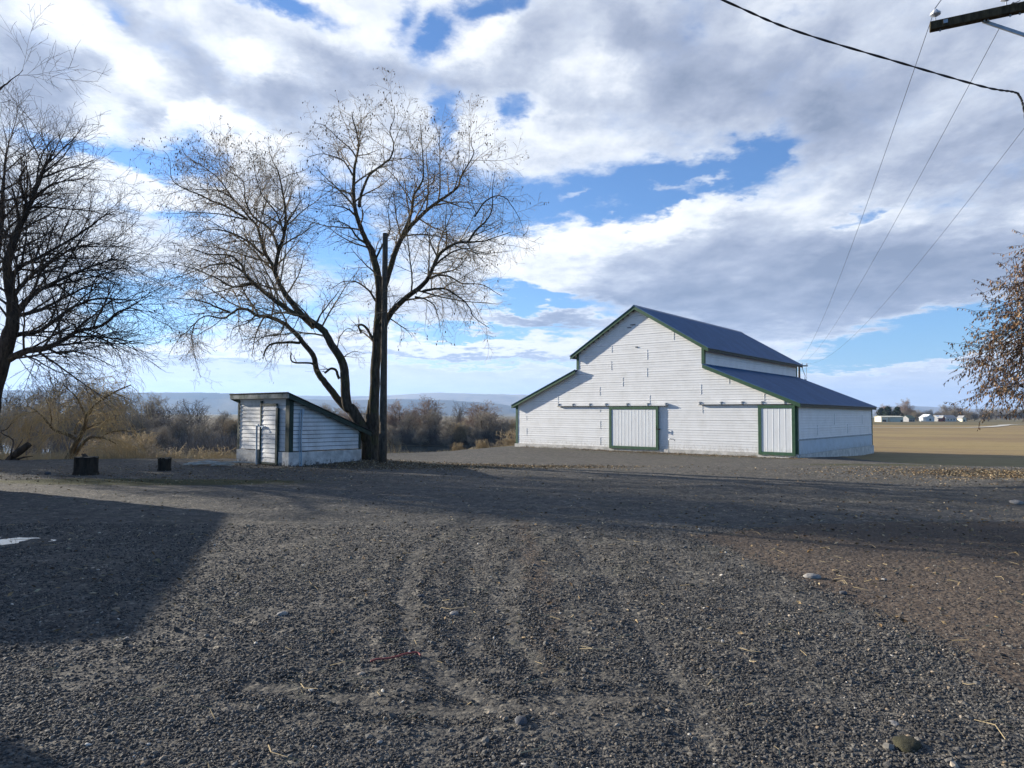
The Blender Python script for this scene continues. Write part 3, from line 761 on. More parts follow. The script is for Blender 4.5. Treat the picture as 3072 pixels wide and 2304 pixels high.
def build_tree(t, name, root, trunk_mat, twig_mat, base):
    for tb, nm, mt in ((t.main, 'trunk', trunk_mat), (t.fine, 'crown', twig_mat)):
        me = tb.mesh(nm); o = link(nm, me, mt, root, True)
        o.matrix_parent_inverse = Matrix.Translation(-base)

def leaves(pts_dirs, size, name, mat, parent=None, hang=True, base=None, tone=(0, 1)):
    n = len(pts_dirs); P = np.array([tuple(p) for p, _ in pts_dirs]); D = np.array([tuple(d) for _, d in pts_dirs])
    D = D/np.linalg.norm(D, axis=1, keepdims=True)
    R = rng.normal(size=(n, 3)); S = np.cross(D, R); S /= np.linalg.norm(S, axis=1, keepdims=True)+1e-9
    Nn = np.cross(D, S)
    Ls = size*rng.uniform(.6, 1.3, n)[:, None]; Ws = Ls*rng.uniform(.16, .26, n)[:, None]
    cur = rng.uniform(-.25, .25, n)[:, None]*Ls
    v = np.stack([P, P+D*Ls*.45+S*Ws+Nn*cur*.3, P+D*Ls+Nn*cur, P+D*Ls*.45-S*Ws+Nn*cur*.3, P+D*Ls*.45+Nn*cur*.3+Nn*Ws*.5], 1).reshape(-1, 3)
    b_ = np.arange(n)[:, None]*5
    Fq = np.concatenate([b_+[0, 1, 4], b_+[1, 2, 4], b_+[2, 3, 4], b_+[3, 0, 4]])
    tn = np.repeat(rng.uniform(tone[0], tone[1], n), 5)
    o = link(name, np_mesh(name, v, Fq, {'tone': tn}), mat, parent)
    if base is not None: o.matrix_parent_inverse = Matrix.Translation(-base)
    return o

# ---- the twin-stemmed tree between the shed and the barn
def big_tree():
    Y0 = 23.3
    lv = [dict(n=7, w=.16, up=.012, per=3.4, len=(1.3, 2.7), ang=(28, 62), r=.034, **{'from': .12}, ref=4),
          dict(n=5, w=.17, up=-.01, per=6.4, len=(.55, 1.35), ang=(25, 60), r=.013, **{'from': .1}, ref=1.8),
          dict(n=4, w=.2, up=-.03, per=6.8, len=(.28, .8), ang=(20, 55), r=.0065, ref=.9)]
    t = Tree(lv, .0036); t.split = .036; t.trim = .96; t.taper = .52
    def pl(pts, y0=0., y1=0.):
        n = len(pts); return [Q(x, y, Y0+y0+(y1-y0)*(i/(n-1))) for i, (x, y) in enumerate(pts)]
    Lm = t.limb
    # right stem
    Lm(pl([(1118, 1420), (1118, 1385), (1119, 1330), (1121, 1270), (1126, 1113), (1133, 996), (1139, 898), (1135, 837), (1119, 767), (1108, 740)], 0, 0), .235, .105, f0=.45, dens=.45, k=12, jit=.012)
    Lm(pl([(1100, 1410), (1100, 1330), (1113, 1200)], .1, 0), .2, .1, dens=0, k=10)
    Lm(pl([(1108, 740), (1092, 708), (1072, 653), (1062, 595), (1062, 524), (1070, 469), (1076, 426), (1062, 370), (1051, 310)], 0, -.9), .105, .014, f0=.15, dens=1.25)
    Lm(pl([(1077, 620), (1084, 583), (1107, 528), (1150, 493), (1174, 469), (1181, 430), (1170, 395), (1182, 352), (1186, 290)], -.3, .8), .06, .009, f0=.3, dens=1.1)
    Lm(pl([(1139, 900), (1160, 840), (1182, 767), (1202, 720), (1233, 677), (1264, 646), (1307, 610), (1342, 587), (1374, 559), (1382, 532), (1397, 505), (1421, 461), (1413, 426), (1425, 371)], 0, 1.4), .12, .01, f0=.18, dens=1.1)
    Lm(pl([(1200, 722), (1225, 665), (1237, 622), (1243, 583), (1268, 540), (1268, 469), (1264, 407), (1258, 352)], .4, -1.4), .07, .009, f0=.2, dens=1.2)
    Lm(pl([(1134, 1010), (1158, 965), (1174, 937), (1213, 898), (1264, 859), (1290, 824), (1307, 783), (1331, 751), (1370, 730), (1413, 726), (1448, 724), (1499, 708), (1562, 685)], 0, -1.6), .13, .01, f0=.22, dens=1.1)
    Lm(pl([(1405, 727), (1425, 693), (1456, 665), (1476, 626), (1478, 563), (1487, 505)], -1.1, -1.3), .045, .008, f0=.1, dens=1.6)
    Lm(pl([(1300, 800), (1350, 760), (1400, 745), (1460, 760), (1540, 750)], -.8, .8), .04, .007, f0=.1, dens=1.5)
    Lm(pl([(1425, 650), (1460, 600), (1510, 590), (1550, 640), (1575, 700)], -1.2, -.6), .03, .006, f0=.05, dens=1.4)
    Lm(pl([(1268, 874), (1303, 867), (1339, 868), (1370, 886), (1405, 917), (1425, 953), (1480, 992)], -.7, -1.8), .05, .008, f0=.1, dens=1.4)
    Lm(pl([(1292, 835), (1315, 825), (1350, 831), (1389, 851), (1448, 855), (1519, 898)], -.8, .3), .05, .008, f0=.1, dens=1.4)
    Lm(pl([(1245, 890), (1276, 898), (1300, 914), (1311, 937), (1318, 970), (1323, 1003)], -.5, .6), .035, .006, f0=.1, dens=1.5)
    Lm(pl([(1168, 955), (1194, 972), (1221, 992), (1241, 1019)], -.1, -.8), .025, .006, f0=.1, dens=1.6)
    Lm(pl([(1130, 905), (1104, 870), (1068, 845), (1025, 847), (990, 870)], 0, .9), .045, .008, f0=.15, dens=1.3)
    Lm(pl([(1120, 1020), (1096, 980), (1076, 976), (1083, 1000)], 0, -.3), .05, .03, f0=.4, dens=.6)
    Lm(pl([(1100, 732), (1072, 712), (1049, 681), (1017, 665), (970, 665)], 0, -1.2), .05, .008, f0=.1, dens=1.5)
    Lm(pl([(1066, 614), (1049, 583), (1021, 571), (985, 590)], -.3, .7), .04, .007, f0=.1, dens=1.6)
    Lm(pl([(1070, 650), (1040, 625), (1005, 618), (959, 614)], -.2, -1.3), .04, .007, f0=.1, dens=1.5)
    Lm(pl([(1062, 530), (1033, 485), (998, 469), (959, 461), (912, 477)], -.5, -1.0), .035, .006, f0=.1, dens=1.4)
    Lm(pl([(1068, 470), (1045, 440), (1018, 418), (970, 375), (930, 370)], -.6, .3), .03, .006, f0=.1, dens=1.4)
    Lm(pl([(1125, 780), (1150, 730), (1170, 690), (1165, 620), (1185, 560)], .1, -1.2), .04, .007, f0=.15, dens=1.4)
    # left stem and its fork
    Lm(pl([(1112, 1400), (1105, 1330), (1084, 1282), (1057, 1231), (1041, 1215), (1035, 1152), (1033, 1113), (1021, 1074), (994, 1035), (974, 996), (939, 968), (900, 945), (870, 934), (834, 908), (798, 880), (762, 851), (736, 822), (725, 795), (690, 767), (627, 763), (570, 745), (478, 732)], 0, -1.4), .23, .01, f0=.42, dens=1.0, k=12, jit=.012)
    Lm(pl([(1057, 1235), (1029, 1215), (998, 1176), (970, 1141), (951, 1113), (939, 1066), (906, 1024), (885, 999), (852, 970), (809, 952), (769, 945), (744, 930), (718, 927), (693, 941), (671, 955), (617, 948), (581, 973), (545, 1006), (472, 1012)], .1, 1.2), .14, .01, f0=.42, dens=1.0, k=10)
    Lm(pl([(689, 937), (653, 923), (610, 905), (563, 897), (472, 894)], .7, -.6), .045, .007, f0=.1, dens=1.5)
    Lm(pl([(583, 973), (575, 1020), (588, 1080), (605, 1145)], .8, .4), .022, .006, f0=.1, dens=1.8)
    Lm(pl([(545, 1006), (520, 1040), (500, 1080)], .9, .9), .014, .005, f0=.1, dens=1.5)
    Lm(pl([(942, 981), (899, 937), (870, 901), (845, 865), (825, 818), (815, 791), (792, 752), (772, 681), (745, 650), (706, 603), (651, 571), (557, 567), (515, 540)], -.3, .9), .12, .008, f0=.2, dens=1.0)
    Lm(pl([(826, 812), (835, 759), (854, 700), (856, 634), (847, 575), (835, 516), (815, 477), (800, 418)], -.1, -1.4), .08, .008, f0=.1, dens=1.2)
    Lm(pl([(835, 744), (815, 697), (792, 673), (760, 650), (735, 600), (729, 544), (674, 505), (655, 460)], -.4, 1.5), .06, .007, f0=.1, dens=1.2)
    Lm(pl([(845, 690), (880, 640), (905, 600), (935, 590)], -.7, .2), .03, .006, f0=.1, dens=1.3)
    Lm(pl([(792, 767), (737, 720), (674, 693), (619, 689), (560, 720)], .1, -1.2), .05, .007, f0=.1, dens=1.4)
    Lm(pl([(741, 657), (674, 618), (635, 603), (596, 583), (557, 567), (517, 540), (506, 469), (472, 440)], .4, -.9), .045, .006, f0=.1, dens=1.2)
    Lm(pl([(700, 600), (660, 540), (610, 500), (560, 470), (540, 430)], .6, 1.2), .03, .006, f0=.1, dens=1.3)
    Lm(pl([(729, 814), (680, 790), (620, 800), (540, 830), (460, 850)], -.9, .4), .04, .007, f0=.1, dens=1.4)
    Lm(pl([(745, 660), (700, 650), (640, 640), (576, 638), (478, 642)], .3, -.4), .035, .006, f0=.1, dens=1.4)
    Lm(pl([(762, 851), (700, 860), (640, 830), (560, 800), (450, 780)], -.9, -1.8), .04, .007, f0=.1, dens=1.3)
    Lm(pl([(852, 700), (830, 640), (790, 590), (765, 520), (760, 450)], -.6, .3), .035, .006, f0=.1, dens=1.2)
    Lm(pl([(900, 1028), (852, 1028), (809, 1035), (790, 1067)], .4, .1), .05, .03, f0=.2, dens=.8)
    Lm(pl([(950, 1107), (932, 1089), (877, 1086), (874, 1053)], .1, -.3), .045, .022, f0=.5, dens=.6)
    Lm(pl([(1018, 1137), (1006, 1109), (990, 1107), (974, 1119)], 0, -.3), .05, .035, f0=.5, dens=.3)
    Lm(pl([(951, 964), (967, 937), (998, 898), (1025, 859)], -.3, .4), .04, .008, f0=.15, dens=1.6)
    Lm(pl([(1029, 1074), (1057, 1055), (1092, 1058)], -.1, -.7), .022, .006, f0=.1, dens=1.7)
    Lm(pl([(1010, 1060), (1020, 1010), (1045, 985), (1070, 1000)], -.1, .7), .025, .006, f0=.1, dens=1.6)
    Lm(pl([(852, 970), (840, 1000), (790, 1010), (750, 1040)], .6, 1.3), .03, .006, f0=.1, dens=1.5)
    Lm(pl([(769, 945), (740, 970), (700, 985), (690, 1030)], .8, .2), .03, .006, f0=.1, dens=1.5)
    Lm(pl([(900, 945), (880, 985), (860, 1005)], -.5, -1.2), .02, .006, f0=.1, dens=1.6)
    b0 = Q(1112, 1383, Y0); b0.z = Hf(b0.x, b0.y)
    root = empty('tree', b0, 'tall bare tree with two leaning stems behind the shed and pole', 'tree')
    build_tree(t, 'tree', root, M['bark'], M['twig'], b0)
    # seed pods and last leaves near the top and the outer right
    tips = [(p, d) for p, d in t.tips]
    sel = []
    for p, d in tips:
        w = .08+.55*max(0, (p.z-9.0)/3)+.35*max(0, (p.x-1.0)/3)
        if RU(0, 1) < w:
            for _ in range(random.choice((1, 1, 2, 3))): sel.append((p+vrand()*.08, Vector((RU(-.3, .3), RU(-.3, .3), -1))))
    leaves(sel, .085, 'leaves', M['leaf_pod'], root, base=b0)
    print('big tree tips', len(tips), 'pods', len(sel))
big_tree()

# ---- dark tree at the left edge
def left_tree():
    Y0 = 19.5
    lv = [dict(n=7, w=.12, up=.0, per=3.9, len=(1.6, 3.0), ang=(20, 50), r=.034, **{'from': .08}, ref=4),
          dict(n=5, w=.13, up=.0, per=6.2, len=(.7, 1.5), ang=(18, 45), r=.013, **{'from': .08}, ref=2),
          dict(n=4, w=.15, up=.0, per=5.8, len=(.35, .9), ang=(18, 45), r=.0065, ref=1)]
    t = Tree(lv, .0034); t.split = .036; t.trim = .97; t.taper = .5
    def pl(pts, y0=0., y1=0.):
        n = len(pts); return [Q(x, y, Y0+y0+(y1-y0)*(i/(n-1))) for i, (x, y) in enumerate(pts)]
    Lm = t.limb
    Lm(pl([(-75, 1440), (-62, 1380), (-40, 1270), (-22, 1170), (5, 1080), (25, 1010), (38, 970), (36, 900), (22, 800), (46, 711), (84, 627), (127, 521), (152, 465), (160, 440)], 0, -.5), .36, .012, f0=.45, dens=1.1, k=12, jit=.015)
    Lm(pl([(-10, 1110), (-30, 1000), (-35, 880), (-10, 760), (5, 650), (8, 572), (15, 500), (17, 450)], 0, 1.0), .2, .012, f0=.25, dens=1.1, k=10)
    Lm(pl([(0, 1095), (25, 1078), (84, 1052), (139, 1044), (190, 1019), (236, 993), (304, 977), (359, 934), (401, 926), (456, 951)], 0, -1.0), .13, .01, f0=.12, dens=1.2)
    Lm(pl([(30, 1010), (60, 1003), (127, 989), (211, 926), (295, 896), (401, 900), (450, 880)], 0, .8), .09, .008, f0=.12, dens=1.2)
    Lm(pl([(38, 960), (105, 880), (180, 840), (270, 800), (350, 780), (420, 800)], 0, -.9), .08, .008, f0=.1, dens=1.2)
    Lm(pl([(30, 840), (60, 800), (105, 779), (190, 732), (274, 677), (312, 648), (371, 622)], 0, .7), .08, .008, f0=.12, dens=1.2)
    Lm(pl([(42, 715), (80, 640), (105, 593), (160, 551), (236, 538), (274, 517)], 0, -1.0), .06, .007, f0=.1, dens=1.2)
    Lm(pl([(30, 900), (90, 830), (150, 790), (230, 740), (330, 740), (400, 700)], 0, 1.5), .07, .007, f0=.1, dens=1.2)
    Lm(pl([(110, 560), (120, 480), (150, 430), (190, 395)], -.4, .5), .03, .006, f0=.1, dens=1.3)
    Lm(pl([(84, 627), (60, 540), (75, 500), (66, 450)], -.4, -1.2), .04, .006, f0=.1, dens=1.3)
    Lm(pl([(127, 521), (180, 480), (210, 440), (226, 410)], -.5, -.2), .025, .006, f0=.1, dens=1.4)
    Lm(pl([(38, 950), (120, 930), (200, 890), (290, 850), (380, 860)], 0, 1.8), .07, .007, f0=.1, dens=1.2)
    Lm(pl([(139, 1044), (180, 1060), (230, 1055), (300, 1080), (360, 1110)], -.3, .4), .04, .007, f0=.1, dens=1.3)
    Lm(pl([(60, 1060), (110, 1080), (160, 1110), (220, 1130)], 0, -1.1), .035, .006, f0=.1, dens=1.3)
    Lm(pl([(236, 993), (290, 1010), (350, 1040), (400, 1060)], -.6, -1.3), .03, .006, f0=.1, dens=1.3)
    Lm(pl([(-40, 1000), (-150, 850), (-220, 650), (-200, 480), (-80, 340), (-30, 300), (0, 268), (30, 243), (80, 203)], 0, -1.2), .13, .005, f0=.95, dens=1.1)
    Lm(pl([(-60, 330), (-20, 318), (0, 310), (42, 298)], -.9, -.9), .015, .005, f0=.1, dens=1.2)
    Lm(pl([(-30, 1100), (-150, 1000), (-300, 900), (-420, 760)], 0, 1), .15, .01, f0=.3, dens=.9)
    Lm(pl([(-35, 900), (-120, 740), (-180, 560), (-190, 430)], 0, 1), .12, .01, f0=.3, dens=.8)
    b0 = Q(-68, 1395, Y0); b0.z = Hf(b0.x, b0.y)
    root = empty('tree', b0, 'dark dense bare tree leaning in from the left edge of the yard', 'tree')
    build_tree(t, 'tree', root, M['bark_dark'], M['twig_dark'], b0)
    print('left tree tips', len(t.tips))
left_tree()

# ---- leafy tree at the right edge
def right_tree():
    Y0 = 13.2
    lv = [dict(n=6, w=.1, up=-.02, per=5.2, len=(.5, 1.05), ang=(20, 50), r=.012, **{'from': .1}, ref=2.5),
          dict(n=4, w=.13, up=-.06, per=6, len=(.25, .6), ang=(20, 50), r=.005, ref=1)]
    t = Tree(lv, .003); t.split = .014
    def pl(pts, y0=0., y1=0.):
        n = len(pts); return [Q(x, y, Y0+y0+(y1-y0)*(i/(n-1))) for i, (x, y) in enumerate(pts)]
    base = Q(3420, 1500, Y0+.4); base.z = Hf(base.x, base.y); base = Vector(base)
    top = Q(3400, 600, Y0+.2)
    t.limb([base-Vector((0, 0, .2)), base+Vector((0, 0, 1)), Q(3410, 1100, Y0+.3), Q(3390, 850, Y0+.2), top], .22, .07, dens=.0, k=10)
    tp = Vector(top)
    for k in range(16):                       # the rest of the crown, outside the picture
        a = k*2.4; o = Vector((math.cos(a), math.sin(a), 0))
        if o.x < -.2: o.x = .3; o.normalize()
        b_ = tp+Vector((0, 0, -3.2+k*.2)); L3 = 2.2-.05*k
        t.limb([b_, b_+o*L3*.4+UZ*.5, b_+o*L3*.8+UZ*.6, b_+o*L3+UZ*.2], .045, .005, f0=.25, dens=.9, k=5)
    for o in (Vector((.2, .3, 1)), Vector((.5, -.3, 1)), Vector((.1, -.2, 1))):
        t.limb([tp, tp+o*.8, tp+o*1.5+vrand()*.1], .06, .008, f0=.2, dens=1.0, k=5)
    tips = [(3040, 770), (3000, 805), (2992, 855), (3005, 900), (2950, 925), (2985, 950), (2948, 1005), (2918, 1040), (2898, 1052), (2915, 1085), (2935, 1110),
            (2938, 1130), (2955, 1165), (2990, 1130), (3010, 1160), (3000, 1190), (3035, 1200), (3045, 1170), (3055, 990), (3060, 870), (3040, 1060), (3062, 1130), (3020, 1010), (3062, 740)]
    for i, (x, y) in enumerate(tips):
        x += 50
        sy = min(1080, max(640, y*.75+190+RU(-40, 40))); dy = RU(-1.1, 1.1)
        mx, my = (x*.5+3395*.5), min(y, sy)-RU(25, 75)
        t.limb([Q(3395, sy, Y0+.2), Q(mx+60, my+20, Y0+dy*.5), Q(mx-60, my+15, Y0+dy*.8), Q(x+40, y-14, Y0+dy), Q(x, y, Y0+dy)], .03, .004, f0=.3, dens=1.45, k=5)
    root = empty('tree', base, 'tree with drooping branches of curled tan leaves reaching in from the right', 'tree')
    build_tree(t, 'tree', root, M['bark_dark'], M['twig_dark'], base)
    sel = []
    for (n, k), (P, R) in t.fine.g.items():
        for pts, rr in zip(P, R):
            if max(rr) > .013: continue
            for a, b_ in zip(pts, pts[1:]):
                a, b_ = Vector(a), Vector(b_); m_ = max(1, int((b_-a).length/.036))
                for j in range(m_):
                    if RU(0, 1) < .95: sel.append((a.lerp(b_, RU(0, 1)), Vector((RU(-.5, .5), RU(-.5, .5), -1))+(b_-a).normalized()*.4))
    if len(sel) > 60000: sel = random.sample(sel, 60000)
    leaves(sel, .055, 'leaves', M['leaf'], root, base=base)
    print('right leaves', len(sel))
right_tree()

# ---- willow on the slope at the left
def willow():
    Y0 = 27.5
    lv = [dict(n=6, w=.16, up=.0, per=3.2, len=(.9, 1.7), ang=(25, 60), r=.02, **{'from': .1}, ref=2),
          dict(n=6, w=.1, up=-.17, per=8.5, len=(.7, 1.6), ang=(20, 60), r=.0075, **{'from': .05}, ref=1.2),
          dict(n=4, w=.12, up=-.22, per=4.0, len=(.35, .9), ang=(15, 50), r=.005, ref=1)]
    t = Tree(lv, .005); t.split = .022
    Z = lambda x, y: (x/3.687, 1100+y/3.687)
    def pl(pts, y0=0., y1=0.):
        n = len(pts); return [Q(*Z(x, y), Y0+y0+(y1-y0)*(i/(n-1))) for i, (x, y) in enumerate(pts)]
    Lm = t.limb
    Lm(pl([(720, 1150), (745, 1040), (790, 950), (840, 850), (900, 740), (950, 640), (960, 540), (1050, 430), (1180, 330), (1330, 250), (1450, 200)], 0, -.6), .15, .02, f0=.4, dens=1.2)
    Lm(pl([(850, 830), (790, 770), (700, 735), (620, 710), (540, 640), (480, 560), (400, 490), (300, 430)], 0, .8), .09, .015, f0=.15, dens=1.3)
    Lm(pl([(760, 1100), (840, 960), (900, 870), (990, 790), (1120, 785), (1180, 800), (1280, 850)], .1, -.8), .1, .015, f0=.3, dens=1.2)
    Lm(pl([(1100, 790), (1230, 725), (1380, 710), (1500, 740)], -.5, .4), .04, .01, f0=.1, dens=1.3)
    Lm(pl([(830, 740), (850, 640), (900, 590), (1000, 520), (1030, 470)], 0, .9), .05, .012, f0=.1, dens=1.3)
    Lm(pl([(950, 700), (1050, 640), (1150, 610), (1250, 570), (1330, 520)], 0, .6), .05, .012, f0=.1, dens=1.3)
    Lm(pl([(955, 560), (900, 440), (850, 350), (760, 250), (700, 200)], 0, -.7), .05, .012, f0=.1, dens=1.3)
    Lm(pl([(1060, 420), (1050, 330), (1000, 250), (950, 170)], -.2, .6), .04, .012, f0=.1, dens=1.3)
    Lm(pl([(560, 660), (570, 560), (540, 440), (500, 340)], .4, -.2), .035, .01, f0=.1, dens=1.3)
    Lm(pl([(1250, 290), (1350, 330), (1450, 370)], -.4, .4), .03, .01, f0=.1, dens=1.3)
    Lm(pl([(400, 490), (300, 520), (200, 560), (120, 650)], .5, 1.2), .03, .01, f0=.1, dens=1.4)
    b0 = Q(*Z(730, 1080), Y0); b0.z = Hf(b0.x, b0.y)
    root = empty('willow_tree', b0, 'tan leafless willow with thin drooping twigs beyond the wide stump', 'tree')
    build_tree(t, 'willow', root, M['willow_bark'], M['willow'], b0)
    print('willow tips', len(t.tips))
willow()

# ---------------------------------------------------------------- background trees: a few grown kinds, then copies with their parts
def proto(kind, h, spread, seed, tm, cm, thin, dens=1.0, stems=1, tier=3):
    random.seed(seed)
    lv = [dict(n=5, w=.16, up=.05, per=1.5*dens, len=(.32*h, .52*h), ang=(25, 55), r=.09*h/10, **{'from': .15}, ref=h*.7),
          dict(n=4, w=.18, up=.03, per=2.1*dens, len=(.16*h, .3*h), ang=(25, 55), r=.04*h/10, **{'from': .1}, ref=h*.4),
          dict(n=3, w=.2, up=.0, per=3.6*dens, len=(.07*h, .16*h), ang=(25, 60), r=.017*h/10, **{'from': .1}, ref=h*.22)]
    if tier > 3: lv.append(dict(n=2, w=.2, up=0, per=6*dens, len=(.04*h, .08*h), ang=(25, 60), r=.01*h/10, ref=h*.1))
    t = Tree(lv, thin); t.split = .05*h/10
    for s in range(stems):
        a = RU(0, 6.28); sx, sy = (RU(.1, .32)*spread*math.cos(a+s*2.4), RU(.1, .3)*spread*math.sin(a+s*2.4)) if stems > 1 else (RU(-.3, .3), RU(-.3, .3))
        pts = [Vector((sx*.1, sy*.1, -.4)), Vector((sx*.3, sy*.3, h*.16)), Vector((sx*.7+RU(-.2, .2), sy*.7, h*.36)), Vector((sx*1.1+RU(-.4, .4), sy*1.1, h*.6)), Vector((sx*1.4+RU(-.4, .4), sy*1.4, h*.82))]
        t.limb(pts, .022*h, .006*h, f0=.12 if stems > 1 else .22, dens=1.0, k=6)
    b0 = Vector((0, 0, 0)); root = empty('bare_tree', b0)
    build_tree(t, 'bare_tree', root, tm, cm, b0)
    return root
def place(root, loc, rz, scale, label, cat, group, first):
    ch = list(root.children)
    if first: r = root
    else:
        r = root.copy(); COL.objects.link(r)
        for c in ch:
            d = c.copy(); COL.objects.link(d); d.parent = r; d.matrix_parent_inverse = Matrix.Identity(4)
    r.location = loc; r.rotation_euler = (0, 0, rz); r.scale = (scale[0], scale[0], scale[1])
    for k in ('label', 'category', 'group'):
        if k in r: del r[k]
    return tag(r, label, cat, group)
KIND = {
 'grey': proto('grey', 9, 5, 11, M['brush_dark'], M['brush'], .017, 1.1, 3, 4),
 'grey_b': proto('grey_b', 9, 5, 15, M['brush_dark'], M['brush'], .017, 1.05, 4, 4),
 'tan': proto('tan', 7, 5, 12, M['brush'], M['brush_tan'], .017, 1.3, 5, 4),
 'red': proto('red', 9, 4, 13, M['brush_dark'], M['brush_red'], .017, 1.15, 3, 4),
 'dark': proto('dark', 14, 6, 14, M['brush_dark'], M['brush_dark'], .026, .95, 2, 3),
}
random.seed(21)
used = {}
def bgtree(kind, px, pyt, y, label, group, width=1.0, spec=None):
    x = (px-512)/F*y; z = Hf(x, y); hgt = at_y(px, pyt, y).z-z
    p = KIND[kind]; h0 = {'grey': 9, 'grey_b': 9, 'tan': 7, 'red': 9, 'dark': 14}[kind]*1.12
    s = hgt/h0; first = kind not in used; used[kind] = 1
    return place(p, (x, y, z-.1), RU(0, 6.28), (s*width, s), label, 'tree', group, first)
GA = 'bare trees on the far river bank'
row = [  # kind, px, top py, distance, width, label
 ('grey', 262, 404, 150, 1.2, 'grey bare tree showing above the left half of the shed roof'),
 ('grey_b', 330, 403, 158, 1.2, 'bare tree in the gap between the shed roof and leaning trunk'),
 ('red', 352, 401, 170, 1.1, 'reddish bare tree between the forked stem and straight trunk'),
 ('grey', 372, 408, 150, 1.1, 'grey bare tree hidden partly by the straight trunk'),
 ('red', 398, 400, 165, 1.1, 'reddish bare tree just beside the old pole across the river'),
 ('grey', 407, 411, 148, 1.2, 'wide grey bare tree across the river beside the old pole'),
 ('red', 425, 396, 172, 1.2, 'rust coloured tree crown, tallest between pole and barn'),
 ('grey_b', 432, 408, 150, 1.3, 'broad grey tree below the rust coloured crown'),
 ('dark', 459, 399, 185, .6, 'tall thin bare tree standing alone above the river thicket'),
 ('grey', 452, 417, 146, 1.1, 'low grey tree leaning over the river'),
 ('tan', 463, 420, 144, 1.1, 'tan orange shrubby tree in the middle of the river bank'),
 ('red', 485, 401, 160, 1.5, 'round purplish bare crown between pole and barn'),
 ('grey_b', 487, 410, 147, 1.5, 'round grey tree with fanned stems over the river'),
 ('grey', 505, 420, 146, 1.2, 'low grey tree beside the round fanned tree'),
 ('tan', 517, 418, 152, 1.0, 'small tan tree left of the barn corner across the river'),
 ('grey_b', 532, 425, 146, 1.3, 'low bare tree close to the left barn corner'),
 ('red', 541, 407, 160, 1.0, 'reddish bare tree touching the left barn corner in view'),
 ('grey', 553, 415, 150, 1.2, 'bare tree mostly hidden behind the left barn corner'),
 ('grey_b', 392, 424, 143, 1.3, 'low bare tree at the water beside the old pole'),
 ('grey', 420, 426, 142, 1.3, 'low bare tree at the water under the broad grey tree'),
 ('grey_b', 447, 428, 141, 1.2, 'low bare tree at the water left of the tan orange one'),
 ('grey', 475, 427, 141, 1.2, 'low bare tree at the water under the fanned tree'),
]
for k, px, pt, y, w, lb in row: bgtree(k, px, pt, y, lb, GA, w)
GB = 'bare trees on the river flat at the left'
left = [
 ('dark', 18, 378, 120, 1.0, 'tall bare tree far behind the dark leaning trunk'),
 ('dark', 60, 366, 130, 1.0, 'tallest far bare tree above the left end of the willow'),
 ('grey', 96, 376, 140, 1.1, 'far grey tree behind the willow crown'),
 ('dark', 122, 385, 150, 1.0, 'far dark tree behind the right side of the willow'),
 ('grey', 150, 393, 160, 1.1, 'far grey tree right behind the tips of the willow'),
 ('dark', 168, 399, 150, 1.0, 'dark bare tree at left of the pair under the blue hill'),
 ('dark', 196, 396, 145, 1.1, 'spreading dark tree silhouetted against the blue hill'),
 ('grey', 222, 410, 165, 1.2, 'low grey tree right of the spreading dark tree'),
 ('tan', 238, 417, 150, 1.3, 'low tan thicket tree beside the left shed wall'),
 ('grey', 40, 396, 110, 1.2, 'grey bare tree low behind the willow at far left'),
 ('grey_b', 110, 398, 130, 1.3, 'grey bare tree low behind the middle of the willow'),
 ('grey_b', 180, 413, 135, 1.3, 'low grey tree in front of the spreading dark tree'),
 ('grey', 5, 400, 105, 1.2, 'grey bare tree at the very left edge of the flat'),
 ('grey_b', 74, 402, 120, 1.3, 'grey bare tree low behind the willow trunk'),
 ('grey', 206, 420, 120, 1.2, 'low grey tree beyond the small light shrub'),
 ('grey_b', 140, 410, 120, 1.3, 'low grey tree right of the willow trunk'),
 ('grey', 27, 412, 90, 1.3, 'bushy grey tree behind the fallen log'),
 ('grey_b', 160, 424, 105, 1.2, 'small grey tree on the flat above the round stump'),
]
for k, px, pt, y, w, lb in left: bgtree(k, px, pt, y, lb, GB, w)
# unseen trees added outside the left edge to deepen the shade in mid-yard
for (x, y, h) in ((-31.7, 30.3, 19), (-38.7, 34.2, 21)):
    q = KIND['grey']; s_ = h/10.1
    place(q, (x, y, Hf(x, y)-.1), RU(0, 6), (s_*.5, s_), 'bare tree added outside the left edge to cast shade, seen only by its shadow', 'tree', 'trees added outside the left edge for their shade', False)
# smaller shrubs near the flat
GS = 'bare shrubs below the yard'
for k, px, pt, y, w, lb in [
 ('tan', 147, 429, 50, .9, 'light bare shrub with fine pale twigs left of the shed'),
 ('tan', 127, 431, 52, 1.5, 'round tan shrub between the stumps beyond the yard'),
 ('tan', 108, 437, 46, 1.4, 'low tan shrub beyond the yard beside the wide stump'),
 ('grey', 150, 441, 40, 1.6, 'low grey brush behind the small stump'),
 ('grey', 118, 443, 36, 1.8, 'low dark brush behind the gap between the stumps'),
 ('tan', 458, 440, 43, .8, 'small pale bush at the yard edge under the tan tree'),
 ('tan', 484, 437, 46, .8, 'pale bush at the yard edge under the fanned tree'),
 ('grey', 516, 437, 62, 1.5, 'grey bush growing up beside the left barn corner'),
 ('tan', 532, 425, 60, 1.3, 'tan grey bush closest to the left barn corner'),
 ('grey', 500, 441, 60, 1.3, 'low grey bush two shrubs left of the barn'),
 ('tan', 209, 443, 34, 1.2, 'straw coloured shrub just left of the shed')]:
    bgtree(k, px, pt, y, lb, GS, w)
